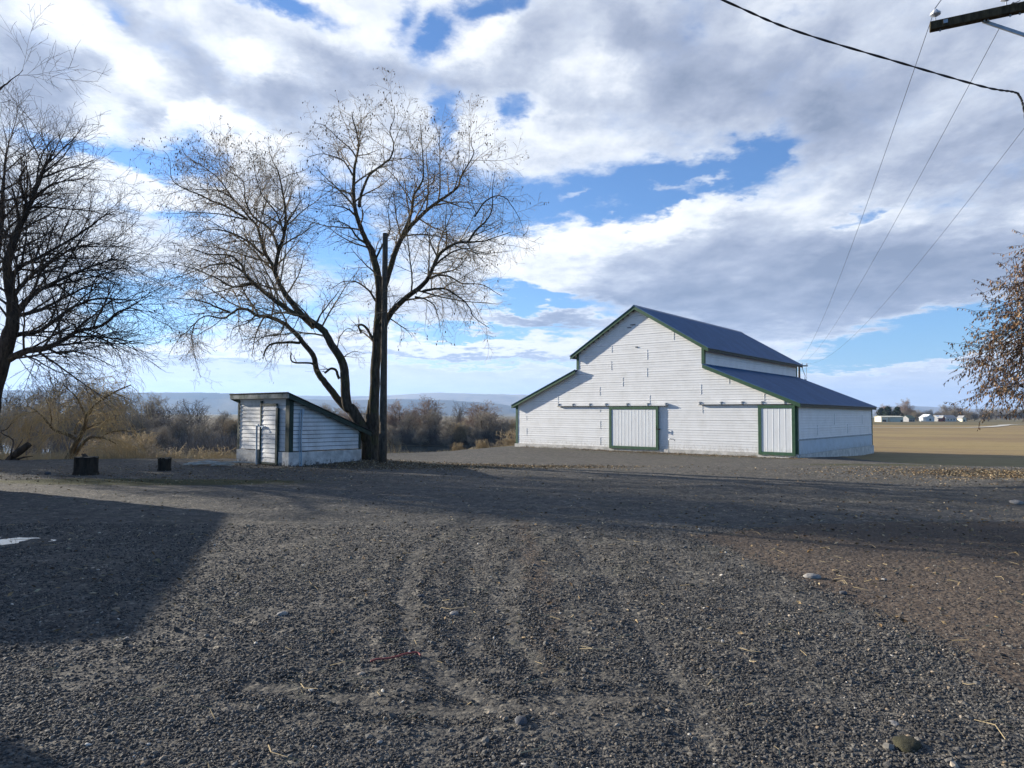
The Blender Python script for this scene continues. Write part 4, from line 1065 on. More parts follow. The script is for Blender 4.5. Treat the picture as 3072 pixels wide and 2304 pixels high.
# trees and farmsteads beyond the field
GF = 'trees beyond the stubble field'
far = []
for i, (px, pt, k, w) in enumerate([(884, 404, 'red', 1.2), (893, 411, 'grey', 1.6), (903, 410, 'grey_b', 1.3), (906, 398.5, 'red', .9), (912, 409, 'tan', 1.1), (917, 411, 'grey', 1.5), (922, 409.5, 'dark', 1.0), (930, 409, 'grey', 1.3), (939, 410, 'dark', 1.0),
        (947, 404, 'grey_b', 1.2), (953, 409, 'grey_b', 1.2), (959, 407, 'red', 1.0), (966, 409, 'grey', 1.3), (974, 411, 'dark', 1.0), (981, 405.5, 'dark', .9), (988, 409, 'grey', 1.3), (954, 401.5, 'dark', .9)]):
    bgtree(k, px, pt, 470+8*(i % 5), 'bare tree in the far row behind the farmhouses', GF, w)
for i, px in enumerate(list(range(890, 1100, 9))+[1110, 1122, 1136, 1150]):
    bgtree(('grey', 'grey_b', 'dark', 'grey')[i % 4], px+RU(-3, 3), (412 if px < 985 else 407.5+abs(px-1010)*.02)+RU(-1.2, 1.2), 700+RU(-30, 30), 'hazy bare tree in the distant line at the end of the field', 'trees in the distant line', 1.9)
# one dark evergreen grove tree each
def evergreen(px, pt, y, label, w=1.0):
    x = (px-512)/F*y; z = Hf(x, y); h = at_y(px, pt, y).z-z
    root = empty('evergreen_tree', (x, y, z), label, 'tree', 'evergreens beside the far sheds')
    MB().tube([(0, 0, -.2), (0, 0, h*.9)], [h*.025, h*.005], 6).build('trunk', M['brush_dark'], root)
    n = 1500; a = rng.uniform(0, 6.28, n); t = rng.random(n)**.7
    lob = 1+.35*np.sin(a*3+t*9)
    rr = w*h*.36*np.sqrt(rng.random(n))*(1-t**1.6*.75)*lob; zz = h*(.12+.85*t)
    P = np.stack([rr*np.cos(a), rr*np.sin(a), zz], -1); sz = h*.045
    D = rng.normal(size=(n, 3)); E2 = rng.normal(size=(n, 3))
    v = np.stack([P, P+D*sz, P+E2*sz], 1).reshape(-1, 3)
    link('crown', np_mesh('crown', v, np.arange(n*3).reshape(-1, 3)), M['evergreen'], root)
evergreen(888, 406.5, 440, 'dark evergreen standing next to the barn wall in view', 1.2); evergreen(897, 407, 445, 'dark evergreen left of the long pale shed roof', 1.1)
evergreen(881, 408, 450, 'dark evergreen partly hidden by the barn corner', 1.2)
# far buildings
def house(name, px0, px1, pyt, y, rooffrac, wallm, roofm, label, cat, gable_front=False, d=7):
    xa = (px0-512)/F*y; xb = (px1-512)/F*y; z0 = min(Hf(xa, y), Hf(xb, y))-.1; zt = at_y(px0, pyt, y).z
    r = empty(name, ((xa+xb)/2, y, z0), label, cat); w = (xb-xa); h = zt-z0; hw = h*(1-rooffrac)
    mb = MB(); mb.box((-w/2, 0, 0), (w, 0, 0), (0, d, 0), (0, 0, hw))
    if gable_front: mb.add([(-w/2, 0.0, hw), (w/2, 0.0, hw), (0, 0.0, h-.06), (-w/2, d, hw), (w/2, d, hw), (0, d, h-.06)], [(0, 1, 2), (4, 3, 5)])
    else: mb.add([(-w/2, 0, hw), (-w/2, d, hw), (-w/2, d/2, h-.06), (w/2, 0, hw), (w/2, d, hw), (w/2, d/2, h-.06)], [(0, 2, 1), (3, 4, 5)])
    mb.build('wall', wallm, r); mb = MB(); o = .35
    if gable_front:
        for s in (-1, 1): mb.box((0, -o, h-.1), (s*(w/2+o), 0, -(h-hw)*(w/2+o)/(w/2)), (0, d+2*o, 0), (0, 0, .12))
    else:
        for s in (-1, 1): mb.box((-w/2-o, d/2, h-.1), (0, s*(d/2+o), -(h-hw)*(d/2+o)/(d/2)), (w+2*o, 0, 0), (0, 0, .12))
    mb.build('roof', roofm, r)
    return r, w, h, hw
M['far_white'] = simple('far_white', (.6, .6, .58), (.7, .7, .68), 1, .7)
M['far_cream'] = simple('far_cream', (.6, .56, .42), (.68, .64, .5), 1, .7)
M['far_red'] = simple('far_red', (.22, .06, .045), (.28, .08, .06), 1, .8)
M['far_grey'] = simple('far_grey', (.2, .2, .2), (.28, .28, .28), 1, .8)
M['far_green'] = simple('far_green', (.07, .1, .07), (.1, .13, .09), 1, .8)
def win(r, x, z, w, h, name='window'): MB().box((x, -.06, z), (w, 0, 0), (0, .05, 0), (0, 0, h)).build(name, M['glass'], r)
r, w, h, hw = house('farmhouse', 925.5, 934, 414.3, 430, .4, M['far_white'], M['far_white'], 'bright white gabled building beyond the field, left of the red one', 'house', True)
win(r, -.5, .6, 1.1, 1.3)
r, w, h, hw = house('shed', 938, 945, 415.2, 436, .35, M['far_grey'], M['far_white'], 'grey walled shed with pale roof between white and red far buildings', 'shed'); win(r, -1, .5, .8, .9)
r, w, h, hw = house('barn', 942, 944.6, 415.6, 428, .35, M['far_red'], M['far_grey'], 'small red outbuilding beside the far white house', 'outbuilding', True, 4); win(r, -.3, .4, .6, .8, 'door')
r, w, h, hw = house('farmhouse', 946, 956, 415.0, 440, .4, M['far_white'], M['far_grey'], 'long low white house right of the red outbuilding', 'house')
for k in range(3): win(r, -2.4+k*1.9, .8, .8, .9)
r, w, h, hw = house('garage', 962, 966, 415.6, 430, .35, M['far_cream'], M['far_grey'], 'small pale garage below the far power pole', 'garage', True, 5); win(r, -.5, .2, 1, 1.2, 'door')
r, w, h, hw = house('shed', 881, 888, 415.8, 380, .15, M['far_cream'], M['far_cream'], 'small pale open shed closest to the barn wall in view', 'shed'); win(r, -1.2, .1, 2.0, 1.2, 'door')
r, w, h, hw = house('shed', 889, 903, 415.8, 382, .15, M['far_cream'], M['far_cream'], 'long cream metal shed beyond the field', 'shed'); win(r, 2.4, .1, 1.1, 1.1, 'door')
r, w, h, hw = house('shed', 908.5, 914.5, 415.3, 400, .4, M['far_grey'], M['far_green'], 'green roofed shed beyond the field', 'shed')
for k in range(3): win(r, -1.3+k*1.0, .3, .5, .9)

# road at the field's end
def strip(name, pts, w, mat, dz=.05):
    V = []; Fq = []
    P = smooth_path([Vector((x, y, 0)) for x, y in pts], 10)
    for i, p in enumerate(P):
        t = (P[min(i+1, len(P)-1)]-P[max(i-1, 0)]).normalized(); nrm = Vector((-t.y, t.x, 0))
        for s in (-1, 1):
            q = p+nrm*w*s/2; V.append((q.x, q.y, Hf(q.x, q.y)+dz))
        if i: Fq.append((2*i-2, 2*i-1, 2*i+1, 2*i))
    return tag(link(name, np_mesh(name, V, Fq), mat), kind='structure')
M['pale_road'] = simple('pale_road', (.42, .38, .31), (.6, .56, .48), .4, .95)
strip('road', [(60, 168), (95, 176), (125, 187), (160, 225), (190, 262), (215, 275), (300, 262), (420, 262)], 3.2, M['pale_road'], .12)

# ---------------------------------------------------------------- poles and wires
def old_pole():
    b0 = Vector((0, 0, 0)); p0 = Q(1148, 1392, 22.3); p0.z = Hf(p0.x, p0.y); p1 = Q(1156, 700, 22.3)
    pts = [p0-UZ*.3-p0, Vector((0, 0, 1.0)), (p1-p0)*.4, (p1-p0)*.75, (p1-p0)]
    o = MB().tube(pts, [.135, .12, .108, .095, .085], 14).build('pole', M['pole'], None, True)
    o.location = p0; tag(o, 'weathered bare wooden pole standing in front of the tall tree', 'pole')
old_pole()
def insulator(parent, p, s=1.0, mat='porcelain'):
    m = MB(); prof = [(0, .02), (.03, .075), (.055, .08), (.065, .04), (.09, .045), (.11, .03)]
    k = 10; V = []; Fq = []
    for z, r in prof: V += [Vector(p)+Vector((r*s*math.cos(6.283*j/k), r*s*math.sin(6.283*j/k), z*s)) for j in range(k)]
    for i in range(len(prof)-1): Fq += [(i*k+j, i*k+(j+1) % k, (i+1)*k+(j+1) % k, (i+1)*k+j) for j in range(k)]
    Fq += [tuple(range(k-1, -1, -1)), tuple(range((len(prof)-1)*k, len(prof)*k))]
    m.add(V, Fq); m.tube([Vector(p)-UZ*.16*s, Vector(p)+UZ*.01], .008*s, 6)
    return m.build('insulator', M[mat], parent)
# power pole standing just outside the right edge; its arm reaches into view
def zray(px, py, z): return at_z(px/3, py/3, z)
ZA = 6.9
armL = zray(2784, 108, ZA); armR = zray(3072, 48, ZA)
ad = (armR-armL); ad.z = 0; adir = ad.normalized()
pole_top = armL+adir*1.22; 
PP = empty('utility_pole', (pole_top.x, pole_top.y, Hf(pole_top.x, pole_top.y)), 'wooden power pole crossarm with white insulator at the top right corner', 'utility pole')
loc0 = Vector(PP.location); pf = adir.cross(UZ)
lo = lambda p: Vector(p)-loc0
MB().tube([(0, 0, -.3), (0, 0, 3), (0, 0, ZA+1.0-loc0.z)], [.15, .135, .11], 14).build('pole', M['pole'], PP, True)
hA = .115
a0 = lo(armL)-pf*-.19-UZ*hA/2
MB().box(a0, adir*2.44, pf*.1, UZ*hA).build('crossarm', M['arm'], PP, False, .008)
mb = MB(); br0 = lo(armL)+adir*.60+UZ*-.06+pf*.17; mb.box(br0, adir*.62-UZ*.42, pf*.03, UZ*.045-adir*.0); 
br1 = lo(armL)+adir*1.84+UZ*-.06+pf*.17; mb.box(br1, -adir*.62-UZ*.42, pf*.03, UZ*.045); mb.build('brace', M['galv'], PP)
ins = []
for s_ in (.07, 2.3, .86):
    pnt = lo(armL)+adir*s_+UZ*(.13)+pf*.24
    insulator(PP, pnt, .85); ins.append(pnt+loc0+UZ*.12)
mb = MB()
for s_ in (.12, .62, .66, .9, 1.0): mb.tube([lo(armL)+adir*s_+pf*.24-UZ*.085, lo(armL)+adir*s_+pf*.24-UZ*.05], .012, 6)
mb.box(lo(armL)+adir*.155+pf*.292-UZ*.015, adir*.05, pf*.008, UZ*.05); mb.build('bolt', M['galv'], PP)
# twisted service cable
def twisted(pts, r, name, label):
    P = smooth_path(pts, 60); n = len(P); t = Tubes(); L1 = []; L2 = []; L3 = []
    for i, p in enumerate(P):
        tn = (P[min(i+1, n-1)]-P[max(i-1, 0)]).normalized(); u = tn.cross(UZ).normalized(); v = tn.cross(u)
        ph = i*.22
        L1.append(tuple(p+(u*math.cos(ph)+v*math.sin(ph))*r*.8)); L2.append(tuple(p-(u*math.cos(ph)+v*math.sin(ph))*r*.8))
    t.add(L1, [r]*n, 6); t.add(L2, [r]*n, 6)
    return tag(link(name, t.mesh(name), M['cable'], None, True), label, 'cable')
YC = 7.6
cpts = [Q(1500, -290, 6.4), Q(2145, -10, 6.75), Q(2380, 90, 6.95), Q(2700, 188, 7.2), Q(2950, 260, 7.45), Q(3040, 276, 7.55), Q(3058, 288, 7.57), Q(3070, 320, 7.58), Q(3085, 420, 7.6)]
twisted(cpts, .007, 'service_cable', 'thick twisted black cable sagging across the upper right sky')
# far pole behind the barn
fp = Q(2398, 1130, 62.0); 
gz = Hf(fp.x, fp.y); ft = Q(2398, 1098, 62).z
FP = empty('utility_pole', (fp.x, fp.y, gz), 'power pole showing behind the back corner of the barn roof', 'utility pole')
MB().tube([(0, 0, -.3), (0, 0, ft-gz+.1)], [.13, .09], 10).build('pole', M['pole'], FP)
MB().box((-.75, -.06, ft-gz-.04), (1.5, 0, 0), (0, .1, 0), (0, 0, .11)).build('crossarm', M['arm'], FP)
mb = MB(); mb.tube([(.2, -.15, ft-gz-.2), (.45, -.2, ft-gz-.9), (.3, -.2, ft-gz-1.9)], .03, 6); mb.tube([(.6, -.1, ft-gz-.1), (.62, -.1, ft-gz-1.2)], .02, 6)
mb.tube([(.45, -.2, ft-gz-1.7), (.45, -.2, ft-gz-1.2)], [.12, .12], 8); mb.build('transformer', M['galv'], FP)
fins = []
for x_ in (-.68, .25, .68): insulator(FP, (x_, 0, ft-gz+.12), 1.2); fins.append(Vector((fp.x+x_, fp.y, ft+.22)))
def wire(a, b_, sag, r, label, name='power_line'):
    n = 60; pts = []
    for i in range(n+1):
        t = i/n; p = a.lerp(b_, t); p.z -= 4*sag*t*(1-t); pts.append(tuple(p))
    t = Tubes(); t.add(pts, [r]*(n+1), 5)
    return tag(link(name, t.mesh(name), M['wire'], None, True), label, 'power line', 'power lines from the crossarm')
def wire_px(a, b_, mid, r, label):       # the sag is what takes the wire through the sighted point
    best = min(((Q_sag(a, b_, s, mid), s) for s in [k*.1 for k in range(0, 40)]), key=lambda q: q[0])[1]
    return wire(a, b_, best, r, label)
def proj(p):
    Y = p[1]*cp+(p[2]-CH)*sp; Zz = -p[1]*sp+(p[2]-CH)*cp
    return 512+F*p[0]/Y, 384-F*Zz/Y
def Q_sag(a, b_, s, mid):
    d = 1e9
    for i in range(61):
        t = i/60; p = a.lerp(b_, t); p.z -= 4*s*t*(1-t); x, y = proj(p); d = min(d, math.hypot(x-mid[0]/3, y-mid[1]/3))
    return d
wire_px(ins[0], fins[0], (2500, 870), .0042, 'thin power line from the outer white insulator, leftmost of three')
wire_px(zray(2998, 85, ZA+.0), fins[1], (2590, 830), .004, 'thin power line passing under the crossarm brace, middle of three')
wire_px(ins[1], fins[2], (2720, 830), .004, 'thin power line at the far right, rightmost of three')
b2 = zray(2832, -12, ZA+1.1); wire(ins[0]+Vector((0, 0, 0)), b2+(b2-ins[0])*6, 0.0, .0065, 'short wire rising from the outer insulator out of the picture')
mb = MB(); q0 = zray(3024, 33, ZA+.15)
mb2 = MB().tube([zray(3024, 34, ZA+.1), zray(3038, 12, ZA+.22), zray(3060, 2, ZA+.3)], .006, 5); mb2.tube([zray(3036, 14, ZA+.22), zray(3040, 10, ZA+.25)], .018, 8)
o = mb2.build('jumper_wire', M['wire'], PP); o.matrix_parent_inverse = Matrix.Translation(-loc0)
# second far pole above the garage
x = (963-512)/F*500; z = Hf(x, 500); h = at_y(962.5, 405.5, 500).z-z
FQ = empty('utility_pole', (x, 500, z), 'distant double pole with transformer rising above the small pale garage', 'utility pole')
MB().tube([(-.6, 0, 0), (-.6, 0, h)], [.2, .14], 8).tube([(1.0, 0, 0), (1.0, 0, h*.8)], [.2, .14], 8).build('pole', M['pole'], FQ)
MB().box((-1.6, -.1, h-.6), (3.2, 0, 0), (0, .2, 0), (0, 0, .2)).build('crossarm', M['arm'], FQ)

# ---------------------------------------------------------------- small things on the ground
def stump(px, pyb, pyt, wpx, label, knob=False, taper=1.0):
    p = ground_at(px/3, pyb/3); d = p.y; r = wpx/3/F*d/2; h = (pyb-pyt)/3/F*d
    root = empty('stump', p, label, 'tree stump', 'cut stumps at the yard edge'); n = 28; V = []; Fq = []
    prof = [(-.1, 1.18), (.03, 1.12), (.2*h, 1.02), (.6*h, 1.0*(1+taper)/2), (h, taper)]
    for z, s in prof:
        for j in range(n):
            a = 6.283*j/n; rr = r*s*(1+.05*math.sin(5*a+1)+.03*math.sin(11*a)+RU(-.012, .012)); V.append((rr*math.cos(a), rr*math.sin(a), z+(RU(-.02, .02) if z == h else 0)))
    for i in range(len(prof)-1): Fq += [(i*n+j, i*n+(j+1) % n, (i+1)*n+(j+1) % n, (i+1)*n+j) for j in range(n)]
    me = bpy.data.meshes.new('bark'); me.from_pydata(V, [], Fq); link('bark', me, M['stump'], root, True)
    t0 = (len(prof)-1)*n; top = V[t0:]; rr = MB(); rr.add(top+[(0, 0, h+.01)], [(j, (j+1) % n, n) for j in range(n)]); rr.build('cut_top', M['cutwood'], root)
    if knob:
        k = MB(); 
        for a in range(6): k.tube([(RU(-.1, 0)*r*3, RU(-.05, .05), h), (RU(-.3, -.1)*r*2, RU(-.05, .05), h+RU(.03, .09))], [.035, .02], 6)
        k.build('dead_moss', M['twig_dark'], root)
    return root
random.seed(5)
stump(258, 1423, 1372, 62, 'wide dark tree stump at the left of the yard', True, 1.0)
stump(493, 1411, 1374, 33, 'narrow round stump left of the shed', False, 1.12)
def rock(px, py, wpx, label, mat='rock', flat=.55, dz=0, cat='rock'):
    p = ground_at(px/3, py/3); r = wpx/3/F*math.hypot(p.y, 1.6)/2
    import bmesh
    bm = bmesh.new(); bmesh.ops.create_icosphere(bm, subdivisions=3, radius=r)
    s = RU(0, 99)
    for v in bm.verts:
        c = v.co/r; k = 1+.35*(float(fbm(np.array(c.x*1.4+s), np.array(c.y*1.4+c.z*1.7+s), 3))-.5)*1.6
        v.co = Vector((v.co.x*k*1.1, v.co.y*k*.8, v.co.z*k*flat))
    me = bpy.data.meshes.new('rock'); bm.to_mesh(me); bm.free()
    o = link('rock', me, M[mat], None, True); o.location = p+UZ*r*flat*.45; o.rotation_euler = (0, 0, RU(0, 6)); return tag(o, label, cat)
rock(1563, 2168, 40, 'flat blue grey stone in the gravel near the lower centre', 'rock_dark')
rock(846, 1846, 30, 'pale stone on the gravel left of centre'); rock(2680, 2174, 26, 'round cream pebble near the dark clod at lower right')
rock(2436, 1733, 40, 'long pale stone at the edge between gravel and brown earth', 'rock', .4)
rock(3052, 1512, 34, 'whitish boulder lying on the mound at the right edge', 'rock', .5)
M['clod'] = simple('dark_clod', (.02, .02, .012), (.06, .055, .03), 14, .95, bmp=.8)
rock(2720, 2240, 84, 'dark mossy clod of earth near the lower right corner', 'clod', .3, cat='earth clod')
rock(143, 1424, 15, 'small dark ball with a pale rim left of the wide stump', 'rock_dark', .9, cat='ball')
rock(2652, 1740, 14, 'tiny pale stone on the brown earth', 'rock'); rock(2530, 1782, 24, 'dark clod at the gravel edge by the brown earth', 'rock_dark', .5, cat='earth clod')
rock(1262, 1790, 20, 'grey stone in the wheel track near the middle', 'rock_dark', .5); rock(1362, 1842, 30, 'flat grey stone right of the wheel track', 'rock', .35)
rock(1140, 2228, 16, 'small yellowish pebble in the gravel at lower centre', 'rock')
# fallen log at the far left
def log():
    p = ground_at(8, 463); p = Q(10, 1392, 23.2); root = empty('fallen_log', p, 'dark broken log with upturned limbs lying behind the yard at far left', 'log')
    mb = MB(); e = lambda x, y: Q(x, y, 23.2)-p
    mb.tube([e(8, 1398), e(30, 1376), e(62, 1352), e(86, 1334), e(92, 1338)], [.08, .1, .12, .1, .05], 10); mb.tube([e(-30, 1396), e(20, 1388), e(70, 1372), e(98, 1369)], [.05, .06, .03, .01], 7)
    mb.build('trunk', M['bark_dark'], root, True)
    mb = MB()
    for pts, r in (([(38, 1380), (40, 1350), (30, 1320), (15, 1297), (12, 1288), (28, 1270)], .03), ([(40, 1370), (48, 1340), (52, 1318)], .022), ([(5, 1395), (-8, 1370), (0, 1350)], .02), ([(20, 1390), (5, 1378), (-10, 1360)], .02)):
        P = smooth_path([e(x, y)+Vector((0, RU(-.3, .3), 0)) for x, y in pts], 3); mb.tube(P, [r*(1-.7*i/len(P)) for i in range(len(P))], 6)
    mb.build('limb', M['twig_dark'], root, True)
log()
# pile of sticks left of the shed
c = ground_at(207, 466); root = empty('stick_pile', c, 'pile of pale bleached sticks on the ground just left of the shed', 'stick pile')
for k in range(9):
    a = RU(-.35, .35); l = RU(.5, 1.4); s0 = Vector((RU(-.7, .3), RU(-.25, .25), RU(.02, .1)))
    MB().tube([s0, s0+Vector((math.cos(a)*l*.5, math.sin(a)*l*.5, RU(.02, .06))), s0+Vector((math.cos(a)*l, math.sin(a)*l, RU(-.02, .05)))], [.022, .018, .01], 6).build('stick', M['bleached'], root)
# white planks beyond the yard
c = ground_at(409, 452.2); root = empty('plank_pile', c+UZ*.02, 'small heap of white boards lying in the open yard behind the old pole', 'boards')
MB().box((-.55, 0, 0), (.75, .1, .03), (-.03, .18, 0), (0, 0, .04)).build('plank', M['white_plank'], root)
MB().box((-.3, -.08, .04), (.6, -.05, .06), (.02, .16, 0), (0, 0, .04)).build('plank', M['white_plank'], root)
MB().box((.28, .06, .01), (.26, .05, .02), (-.06, .2, .01), (0, 0, .1)).build('block', M['white_plank'], root)
# red cord
P = [ground_at(x/3, y/3)+UZ*.018 for x, y in ((1112, 1992), (1130, 1986), (1160, 1984), (1190, 1978), (1215, 1970), (1250, 1966), (1262, 1975))]
tag(MB().tube(smooth_path(P, 4), .006, 6).build('cord', M['red_cord'], None, True), 'faded red cord lying on the gravel near the lower centre', 'cord')

# buildings outside the picture on the left: only their long shadows reach the yard
SUN_AZ = math.radians(-27.0); SUN_EL = math.radians(17.0)
LD = Vector((math.cos(SUN_AZ), math.sin(SUN_AZ), 0))
def caster(name, p1, p2, back, h, label):
    off = LD*(h/math.tan(SUN_EL)); g1 = p1-off; g2 = p2-off
    e = (g2-g1); nrm = Vector((-LD.x, -LD.y, 0)); perp = Vector((e.y, -e.x, 0)).normalized()
    if perp.dot(LD) > 0: perp = -perp
    r = empty(name, (g1.x, g1.y, 0), label, 'house')
    MB().box((0, 0, -.3), e, perp*back, (0, 0, h+.175)).build('wall', M['house_wall'], r)
    o = e.normalized()*.0; hh = h-.0
    MB().box(Vector((0, 0, hh-.12)), e, perp*back, (0, 0, .12)).build('roof', M['house_roof'], r)
    for k in range(2): MB().box(e*(.2+.4*k)-perp*.02+UZ*1.0, e*.16, -perp*.03, (0, 0, 1.1)).build('window', M['glass'], r)
P1 = at_z(230, 513, 0); P2 = at_z(143, 636, 0)
caster('house', P1, P2, 8, 3.2, 'low pale house standing outside the left edge, seen only by its shadow')
P4 = at_z(80, 767, 0); P3 = at_z(0, 752, 0)
dv = (P4-P3).normalized()
caster('garage', P4-Vector((.0, .0, 0)), P4+Vector((dv.y, -dv.x, 0))*4.2, 9, 2.6, 'low garage standing outside the left edge, seen only by its shadow')

# ---------------------------------------------------------------- gravel, litter, grass
def stones():
    n = 200000
    y = np.empty(0)
    while len(y) < n:
        c = rng.uniform(2.3, 10, n*3); w = c*np.minimum(1, (3.9/c)**2.4); y = np.concatenate([y, c[rng.random(n*3)*4.2 < w]])
    y = y[:n]; x = rng.uniform(-.84, .84, n)*y
    cl = fbm(x*1.6, y*1.6, 4); x0 = np.interp(y, [2, 3.7, 5.2, 6.5, 8.3, 9.2, 10.2, 14], [2.6, 2.75, 3.0, 2.8, 2.6, 2.4, 4.0, 20])
    keep = (rng.random(n) < np.clip((cl-.2)*4, .3, 1))*(rng.random(n) < np.where(x > x0+.15, .12, 1))
    keep = keep.astype(bool) & (rng.random(n) < 1-.4*np.exp(-(trackd(x, y)/.1)**2)); keep &= ~((np.abs(x-PUD.x) < .55) & (np.abs(y-PUD.y) < .3))
    x, y = x[keep > 0], y[keep > 0]; n = len(x)
    import bmesh
    bm = bmesh.new(); bmesh.ops.create_icosphere(bm, subdivisions=1, radius=1)
    bv = np.array([v.co[:] for v in bm.verts]); bf = np.array([[v.index for v in f.verts] for f in bm.faces]); bm.free()
    nv = len(bv)
    s = np.exp(rng.normal(-5.03, .36, n))*np.clip(y/4.2, .95, 1.1)
    big = rng.random(n) < .006; s[big] *= 1.9
    sc3 = np.stack([s*rng.uniform(.8, 1.5, n), s*rng.uniform(.6, 1.1, n), s*rng.uniform(.4, .8, n)], -1)
    shape = bv[None]*(1+rng.uniform(-.22, .22, (n, nv, 1)))*sc3[:, None]
    a = rng.uniform(0, 6.28, n); t = rng.normal(0, .35, n)
    ca, sa, ct, st = np.cos(a), np.sin(a), np.cos(t), np.sin(t)
    X, Yv, Z = shape[..., 0], shape[..., 1], shape[..., 2]
    X, Z = X*ct[:, None]+Z*st[:, None], -X*st[:, None]+Z*ct[:, None]
    X, Yv = X*ca[:, None]-Yv*sa[:, None], X*sa[:, None]+Yv*ca[:, None]
    z = H(x, y)+(fbm(x*2.2, y*2.2, 4)-.5)*.035+sc3[:, 2]*.25
    V = np.stack([X+x[:, None], Yv+y[:, None], Z+z[:, None]], -1).reshape(-1, 3)
    Fq = (bf[None]+np.arange(n)[:, None, None]*nv).reshape(-1, 3)
    tone = np.clip(rng.beta(2.0, 2.6, n), 0, .88); r2 = rng.random(n); tone[r2 < .02] = rng.uniform(.9, .96, (r2 < .02).sum()); tone[r2 > .997] = 1
    o = link('gravel', np_mesh('gravel', V, Fq, {'tone': np.repeat(tone, nv)}), M['stone'])
    tag(o, 'loose grey crushed gravel covering the yard', 'gravel', kind='stuff'); print('stones', n)
stones()
def litter():
    pts = []
    def blob(cx, cy, rx, ry, n):
        for _ in range(n):
            x, y = random.gauss(cx, rx), random.gauss(cy, ry); pts.append((x, y))
    blob(-3.4, 21.6, 2.3, 1.0, 3800); blob(1, 21.9, 1.9, .6, 1500); blob(14.5, 19.3, 2.8, 1.5, 6500); blob(-8, 19.5, 3.5, 1.5, 900)
    for _ in range(2600):
        u = RU(-.5, 12); w = abs(random.gauss(.5, .6))+.1; p = BC+DU*u-DD*w; pts.append((p.x, p.y))
    for _ in range(1500):
        y = RU(5, 20); pts.append((RU(-.8, .85)*y, y))
    blob(5, 10.5, 3, 1.2, 500); blob(-9, 17, 4, .8, 700)
    P = []
    for x, y in pts: P.append((Vector((x, y, Hf(x, y)+(float(fbm(x*2.2, y*2.2, 4))-.5)*.035+RU(.004, .02))), Vector((RU(-1, 1), RU(-1, 1), RU(-.05, .25)))))
    o = leaves(P, .055, 'fallen_leaves', M['litter']); tag(o, 'dry fallen leaves scattered on the ground', 'leaves', kind='stuff')
litter()
def straws():
    t = Tubes()
    for _ in range(420):
        y = RU(2.6, 14); x = RU(-.8, .85)*y
        if RU(0, 1) < .35: x = RU(3.0, 9); y = RU(5.5, 11)
        a = RU(0, 6.28); l = RU(.05, .22); z = Hf(x, y)+.02
        t.add([(x, y, z), (x+math.cos(a)*l*.5, y+math.sin(a)*l*.5, z+RU(.0, .03)), (x+math.cos(a+.3)*l, y+math.sin(a+.3)*l, z+RU(-.005, .03))], [.003, .0026, .0015], 3)
    tag(link('straw', t.mesh('straw'), M['grass']), 'scattered dry stalks lying on the gravel', 'straw', kind='stuff')
straws()
def dry_grass():
    t = Tubes(); cnt = 0
    def tuft(x, y, h, n, sp):
        z = Hf(x, y)-.05
        for _ in range(n):
            a = RU(0, 6.28); b_ = RU(.05, .5); dx, dy = math.cos(a)*b_*h, math.sin(a)*b_*h; hh = h*RU(.6, 1.1); ox, oy = RU(-sp, sp), RU(-sp, sp)
            r = .0045*max(1, y/30)
            t.add([(x+ox, y+oy, z), (x+ox+dx*.4, y+oy+dy*.4, z+hh*.6), (x+ox+dx, y+oy+dy, z+hh*RU(.8, 1))], [r, r*.8, r*.4], 3)
    for _ in range(2600):
        x = RU(-24, -6.5); y = float(np.interp(x, EX, EY))+abs(random.gauss(1.5, 4.5))+.4; tuft(x, y, RU(.25, .7), 9, .25)
    for _ in range(160):
        x = RU(-6.5, 1); y = float(np.interp(x, EX, EY))+abs(random.gauss(0.3, 1.0)); tuft(x, y, RU(.08, .25), 7, .15)
    for _ in range(3800):
        y = RU(32, 100); x = RU(-.8, -.17)*y
        tuft(x, y, RU(.5, 1.1), 8, .9)
    for _ in range(250):
        u = RU(-.3, 17); p = BC+DU*u-DD*RU(.1, .3); tuft(p.x, p.y, RU(.08, .2), 5, .1)
    tag(link('dry_grass', t.mesh('dry_grass'), M['grass']), 'tan dry grass and weeds covering the river flat', 'dry grass', kind='stuff')
dry_grass()
def thicket():
    t = Tubes()
    for _ in range(9000):
        x = RU(-75, 14); y = 143+abs(random.gauss(0, 5)); 
        if x < -42: y = RU(100, 150)
        z = Hf(x, y)-.1; h = RU(1.2, 3.6); a = RU(0, 6.28); l = RU(.1, .6)*h
        t.add([(x, y, z), (x+math.cos(a)*l*.4, y+math.sin(a)*l*.4, z+h*.6), (x+math.cos(a)*l, y+math.sin(a)*l, z+h)], [.04, .03, .015], 3)
        for _ in range(3):
            f = RU(.3, .9); a2 = RU(0, 6.28); t.add([(x+math.cos(a)*l*.4*f, y+math.sin(a)*l*.4*f, z+h*.6*f), (x+math.cos(a2)*.6, y+math.sin(a2)*.6, z+h*.6*f+RU(.3, 1.2))], [.022, .012], 3)
    tag(link('undergrowth', t.mesh('undergrowth'), M['brush_dark']), 'dark tangled brush along the far river bank', 'brush', kind='stuff')
thicket()

# ---------------------------------------------------------------- air
HZ = MB().box((-13500, -3000, -9), (27000, 0, 0), (0, 16800, 0), (0, 0, 520)).build('haze', None)
HZ.data.materials.clear()
m = bpy.data.materials.new('air'); m.use_nodes = True; nt = m.node_tree; nt.nodes.clear()
out = nt.nodes.new('ShaderNodeOutputMaterial'); pv = nt.nodes.new('ShaderNodeVolumePrincipled')
pv.inputs['Color'].default_value = (.4, .62, 1, 1); pv.inputs['Density'].default_value = 8.5e-5; pv.inputs['Anisotropy'].default_value = .25
nt.links.new(pv.outputs[0], out.inputs['Volume']); HZ.data.materials.append(m); tag(HZ, kind='stuff')

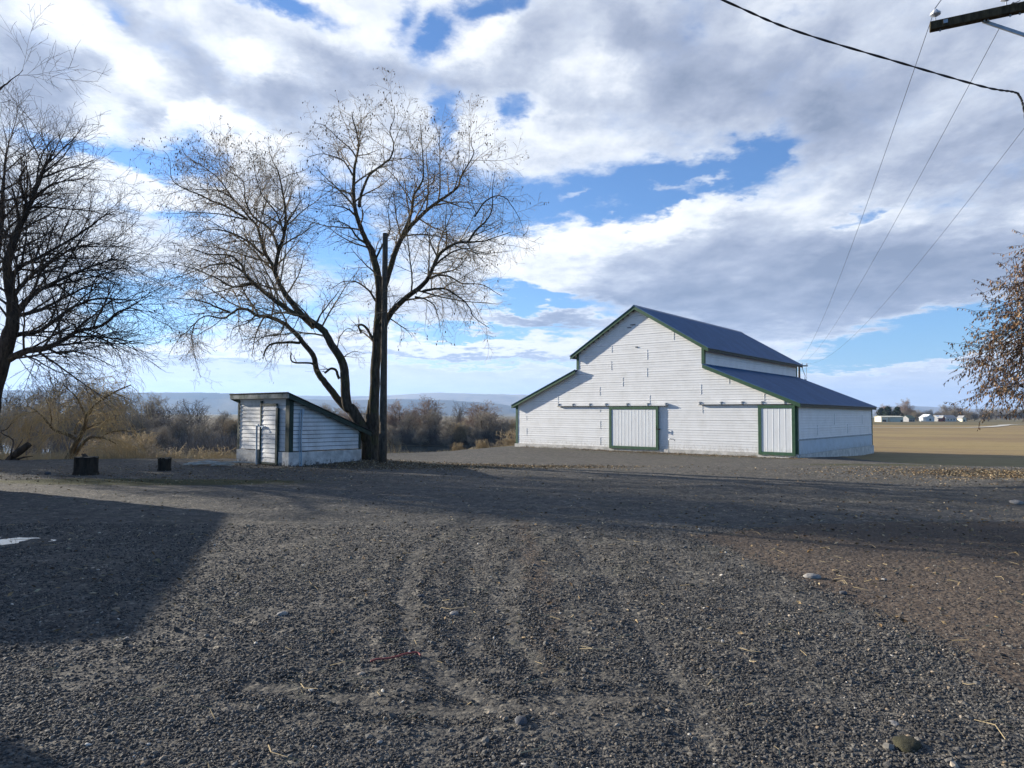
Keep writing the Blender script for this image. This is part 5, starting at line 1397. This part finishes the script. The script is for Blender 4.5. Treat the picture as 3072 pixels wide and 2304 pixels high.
# ---------------------------------------------------------------- sky with clouds, sun
world = bpy.data.worlds.new('World'); sc.world = world; world.use_nodes = True
nt = world.node_tree; nt.nodes.clear(); L = nt.links
out = nt.nodes.new('ShaderNodeOutputWorld')
sky = nt.nodes.new('ShaderNodeTexSky'); sky.sky_type = 'NISHITA'; sky.sun_disc = False
sky.sun_elevation = SUN_EL
to_sun = -LD                                        # horizontal direction towards the sun
sky.sun_rotation = math.atan2(to_sun.x, to_sun.y)
sky.air_density = 1.0; sky.dust_density = .2; sky.ozone_density = 4.0
hs = nt.nodes.new('ShaderNodeHueSaturation'); hs.inputs['Saturation'].default_value = 1.0; L.new(mix(nt, 1.0, sky.outputs[0], (.85, 1.04, 1.27), 'MULTIPLY'), hs.inputs['Color'])
bg1 = nt.nodes.new('ShaderNodeBackground'); bg1.inputs[1].default_value = .07; L.new(hs.outputs[0], bg1.inputs[0])
tc = nt.nodes.new('ShaderNodeTexCoord'); gen = tc.outputs['Generated']
sx = nt.nodes.new('ShaderNodeSeparateXYZ'); L.new(gen, sx.inputs[0]); dx, dy, dz = sx.outputs
az = math_(nt, 'ARCTAN2', dx, dy); el = math_(nt, 'ARCSINE', dz)
ae = nt.nodes.new('ShaderNodeCombineXYZ'); L.new(az, ae.inputs[0]); L.new(el, ae.inputs[1])
# cloud-deck plane coordinates: clouds shrink and flatten towards the horizon
den = math_(nt, 'ADD', math_(nt, 'MAXIMUM', dz, 0.0), .13)
pl_ = nt.nodes.new('ShaderNodeCombineXYZ'); L.new(math_(nt, 'DIVIDE', dx, den), pl_.inputs[0]); L.new(math_(nt, 'DIVIDE', dy, den), pl_.inputs[1])
plane = pl_.outputs[0]
def wn(vec, scale, detail=6, rough=.55, dist=0): 
    n = N(nt, 'ShaderNodeTexNoise', Scale=scale, Detail=detail, Roughness=rough, Distortion=dist); L.new(vec, n.inputs['Vector']); return n
w1 = wn(plane, 2.6, 7, .6)
wv = nt.nodes.new('ShaderNodeVectorMath'); wv.operation = 'SUBTRACT'; L.new(w1.outputs['Color'], wv.inputs[0]); wv.inputs[1].default_value = (.5, .5, .5)
ws = nt.nodes.new('ShaderNodeVectorMath'); ws.operation = 'MULTIPLY'; L.new(wv.outputs[0], ws.inputs[0]); ws.inputs[1].default_value = (.17, .085, 0)
wa = nt.nodes.new('ShaderNodeVectorMath'); wa.operation = 'ADD'; L.new(ae.outputs[0], wa.inputs[0]); L.new(ws.outputs[0], wa.inputs[1])
w2 = wn(plane, 8.0, 8, .65)
wv2 = nt.nodes.new('ShaderNodeVectorMath'); wv2.operation = 'SUBTRACT'; L.new(w2.outputs['Color'], wv2.inputs[0]); wv2.inputs[1].default_value = (.5, .5, .5)
ws2 = nt.nodes.new('ShaderNodeVectorMath'); ws2.operation = 'MULTIPLY'; L.new(wv2.outputs[0], ws2.inputs[0]); ws2.inputs[1].default_value = (.09, .05, 0)
wa2 = nt.nodes.new('ShaderNodeVectorMath'); wa2.operation = 'ADD'; L.new(wa.outputs[0], wa2.inputs[0]); L.new(ws2.outputs[0], wa2.inputs[1])
AE = wa2.outputs[0]
def blobs(lst, base):
    acc = None
    for (x, y, rx, ry, rot, wgt) in lst:
        x, y, rx, ry = x*.463, y*.463, rx*.463, ry*.463
        d = ray(x, y).normalized(); a0 = math.atan2(d.x, d.y); e0 = math.asin(d.z)
        k = math.cos(a0)
        mp = nt.nodes.new('ShaderNodeMapping'); mp.vector_type = 'TEXTURE'; L.new(AE, mp.inputs[0])
        mp.inputs['Location'].default_value = (a0, e0, 0); mp.inputs['Rotation'].default_value = (0, 0, math.radians(-rot))
        mp.inputs['Scale'].default_value = (rx/F*k*k*1.5, ry/F*k*1.5, 1)
        ln = nt.nodes.new('ShaderNodeVectorMath'); ln.operation = 'LENGTH'; L.new(mp.outputs[0], ln.inputs[0])
        mr = nt.nodes.new('ShaderNodeMapRange'); mr.interpolation_type = 'SMOOTHSTEP'
        mr.inputs['From Min'].default_value = 1.15; mr.inputs['From Max'].default_value = .1
        mr.inputs['To Min'].default_value = 0; mr.inputs['To Max'].default_value = wgt
        L.new(ln.outputs['Value'], mr.inputs['Value'])
        acc = mr.outputs[0] if acc is None else math_(nt, 'ADD', acc, mr.outputs[0])
    return math_(nt, 'ADD', acc, base)
cover = blobs([
 (575, 0, 120, 22, 5, -.8), (700, 22, 90, 26, 0, -.4), (915, 62, 75, 44, 15, -1.0), (1090, 0, 80, 26, 0, -1.0), (1000, 25, 60, 30, 0, -.4), (270, 22, 45, 22, 40, -.35),
 (1097, 248, 52, 30, 0, -.95), (968, 262, 36, 50, 0, -.85), (270, 345, 150, 34, 0, -.95), (440, 320, 70, 45, 0, -.7), (400, 375, 80, 30, 0, -.5), (80, 310, 110, 30, 0, -.6),
 (700, 470, 90, 130, 0, -1.1), (960, 430, 140, 75, 0, -.9), (820, 560, 90, 60, 0, -.5), (1240, 440, 230, 62, -6, -1.15), (1490, 398, 190, 50, -14, -1.0), (1650, 325, 100, 28, -12, -.7), (1560, 370, 80, 12, -20, .6), (1330, 455, 70, 14, 0, .5), (1250, 425, 70, 11, -10, .6), (1410, 425, 100, 10, -15, .55), (1175, 470, 45, 16, 0, .6), (905, 45, 24, 44, 30, .5), (1120, 560, 60, 30, 0, -.3),
 (1115, 630, 95, 36, 0, -1.2), (1210, 652, 130, 22, 8, -1.1), (290, 650, 130, 100, 0, -1.0), (380, 470, 130, 20, 0, -.7), (560, 680, 220, 50, 0, -.75), (460, 520, 120, 18, 0, -.5), (1170, 470, 60, 30, 0, -.4), (1400, 640, 10, 10, 0, 0), (1060, 716, 220, 18, 0, -1.0), (1050, 786, 280, 12, 0, -.7),
 (1960, 738, 250, 46, -10, -1.2), (2120, 700, 130, 55, -10, -.8), (1800, 790, 120, 30, 0, -.4), (1842, 478, 44, 20, -25, -.8), (1500, 55, 50, 60, 0, -.3), (1740, 15, 60, 20, 0, -.4),
 (1700, 600, 560, 95, 6, .8), (1380, 530, 260, 48, -10, .7), (980, 752, 330, 18, 2, .6), (480, 770, 190, 22, 0, .55), (700, 822, 1000, 34, 0, .55), (1150, 690, 150, 18, 4, .5), (1900, 830, 500, 30, 0, .45), (2050, 800, 160, 20, 0, .4),
 (1480, 418, 70, 14, 10, .55), (1240, 478, 30, 18, 0, .6), (250, 395, 90, 28, 0, .4), (300, 560, 160, 40, 0, .45), (1500, 450, 120, 8, -12, .3)], .42)
pn = wn(mapping(nt, plane, (1, .75, 1), (0, 0, .5)), 3.2, 10, .62, .25)
pf_ = wn(plane, 11.0, 9, .7, .3)
fd = nt.nodes.new('ShaderNodeMapRange'); L.new(dz, fd.inputs['Value']); fd.inputs['From Min'].default_value = .03; fd.inputs['From Max'].default_value = .24; fd.inputs['To Min'].default_value = .2; fd.inputs['To Max'].default_value = 1.0
fade = fd.outputs[0]
cov = math_(nt, 'ADD', cover, math_(nt, 'MULTIPLY', math_(nt, 'MULTIPLY', math_(nt, 'SUBTRACT', pn.outputs['Fac'], .5), 2.0), fade))
cov = math_(nt, 'ADD', cov, math_(nt, 'MULTIPLY', math_(nt, 'MULTIPLY', math_(nt, 'SUBTRACT', pf_.outputs['Fac'], .5), .75), fade))
behind = nt.nodes.new('ShaderNodeMapRange'); behind.interpolation_type = 'SMOOTHSTEP'
L.new(dy, behind.inputs['Value']); behind.inputs['From Min'].default_value = .25; behind.inputs['From Max'].default_value = -.35; behind.inputs['To Min'].default_value = 0; behind.inputs['To Max'].default_value = -1.3
cov = math_(nt, 'ADD', cov, behind.outputs[0])
up_ = nt.nodes.new('ShaderNodeMapRange'); up_.interpolation_type = 'SMOOTHSTEP'
L.new(dz, up_.inputs['Value']); up_.inputs['From Min'].default_value = .62; up_.inputs['From Max'].default_value = .85; up_.inputs['To Min'].default_value = 0; up_.inputs['To Max'].default_value = -1.1
cov = math_(nt, 'ADD', cov, up_.outputs[0])
alpha = nt.nodes.new('ShaderNodeMapRange'); alpha.interpolation_type = 'SMOOTHSTEP'; L.new(cov, alpha.inputs['Value'])
alpha.inputs['From Min'].default_value = -.5; alpha.inputs['From Max'].default_value = .42
# thickness shading: thin edges bright, thick middles grey, plus the large dark masses
shade = blobs([
 (77, 187, 120, 90, 0, -.42), (267, 30, 80, 50, 40, -.4), (443, 123, 130, 50, 18, -.4), (673, 190, 90, 80, 0, -.42), (213, 123, 60, 70, 50, -.3), (273, 263, 90, 45, 0, -.4), (540, 225, 110, 30, 10, -.22),
 (887, 150, 190, 48, 10, -.42), (1160, 100, 70, 50, 0, -.25), (1354, 77, 130, 50, 20, -.3), (1400, 165, 110, 80, 60, -.3), (1508, 50, 90, 90, 0, -.3),
 (1765, 207, 260, 130, 0, -.45), (2075, 367, 260, 80, -10, -.42), (1300, 240, 90, 30, 0, -.12), (2150, 130, 140, 130, 0, -.2), (1600, 130, 160, 80, 0, -.1),
 (1700, 585, 460, 75, 3, -.28), (1960, 640, 400, 80, 3, -.24), (1500, 690, 230, 45, 6, -.25), (1350, 620, 180, 40, 8, -.2), (1200, 700, 130, 14, 5, -.4), (1000, 765, 260, 9, 2, -.3), (520, 785, 170, 9, 0, -.25), (2050, 520, 300, 60, 0, -.16),
 (130, 45, 120, 40, 0, .3), (262, 112, 45, 100, -45, .4), (205, 235, 80, 60, 0, .35), (395, 262, 90, 24, -30, .4), (500, 280, 60, 40, 0, .35), (560, 132, 60, 26, -20, .35), (640, 125, 70, 40, 0, .3),
 (1015, 85, 100, 50, -15, .35), (800, 80, 150, 34, 10, .35), (1330, 510, 230, 26, -10, .45), (1180, 560, 140, 40, 0, .35), (1250, 600, 120, 30, 0, .25), (280, 400, 120, 40, 0, .3), (980, 742, 330, 10, 2, .4), (480, 762, 190, 10, 0, .4), (1090, 300, 120, 40, 0, .2), (1950, 460, 170, 40, -10, .22), (1900, 820, 600, 40, 0, .1), (700, 810, 1000, 60, 0, .16)], .62)
sn = wn(mapping(nt, plane, (1, .6, 1), (0, 0, .7)), 4.2, 8, .56, .2)
sh = math_(nt, 'ADD', shade, math_(nt, 'MULTIPLY', math_(nt, 'MULTIPLY', math_(nt, 'SUBTRACT', sn.outputs['Fac'], .5), 1.1), fade))
sf = wn(plane, 9.0, 9, .66, .3)
sh = math_(nt, 'ADD', sh, math_(nt, 'MULTIPLY', math_(nt, 'MULTIPLY', math_(nt, 'SUBTRACT', sf.outputs['Fac'], .5), .42), fade))
thin = nt.nodes.new('ShaderNodeMapRange'); L.new(cov, thin.inputs['Value']); thin.inputs['From Min'].default_value = .1; thin.inputs['From Max'].default_value = .8; thin.inputs['To Min'].default_value = .18; thin.inputs['To Max'].default_value = -.1
sh = math_(nt, 'ADD', sh, thin.outputs[0])
ccol = ramp(nt, sh, [(.0, (.24, .29, .4)), (.28, (.38, .43, .55)), (.55, (.58, .63, .73)), (.8, (.88, .91, .95)), (1.0, (1.0, 1.0, 1.0))])
bg2 = nt.nodes.new('ShaderNodeBackground'); L.new(ccol, bg2.inputs[0]); bg2.inputs[1].default_value = .53
mx = nt.nodes.new('ShaderNodeMixShader'); L.new(alpha.outputs[0], mx.inputs[0]); L.new(bg1.outputs[0], mx.inputs[1]); L.new(bg2.outputs[0], mx.inputs[2])
L.new(mx.outputs[0], out.inputs['Surface'])
world.cycles.sampling_method = 'MANUAL'; world.cycles.sample_map_resolution = 512

sd = bpy.data.lights.new('sun', 'SUN'); sd.energy = 5.0; sd.angle = math.radians(.5); sd.color = (1, .93, .82)
so = bpy.data.objects.new('sun', sd); COL.objects.link(so)
dirv = Vector((LD.x*math.cos(SUN_EL), LD.y*math.cos(SUN_EL), -math.sin(SUN_EL)))
so.rotation_euler = dirv.to_track_quat('-Z', 'Y').to_euler(); so.location = (-20, 10, 30)

cd = bpy.data.cameras.new('camera'); co_ = bpy.data.objects.new('camera', cd); COL.objects.link(co_)
cd.sensor_width = 36; cd.lens = F/1024*36; cd.clip_end = 60000; cd.clip_start = .05
co_.matrix_world = Matrix.Translation((0, 0, CH)) @ Matrix.Rotation(math.pi/2+PITCH, 4, 'X') @ Matrix.Rotation(ROLL, 4, 'Z')
sc.camera = co_
sc.view_settings.view_transform = 'Standard'; sc.view_settings.look = 'None'; sc.view_settings.exposure = 1.1; sc.view_settings.gamma = 1
sc.cycles.use_denoising = True
sc.cycles.max_bounces = 6; sc.cycles.diffuse_bounces = 3; sc.cycles.transparent_max_bounces = 8; sc.cycles.volume_bounces = 1
sc.cycles.sample_clamp_indirect = 6
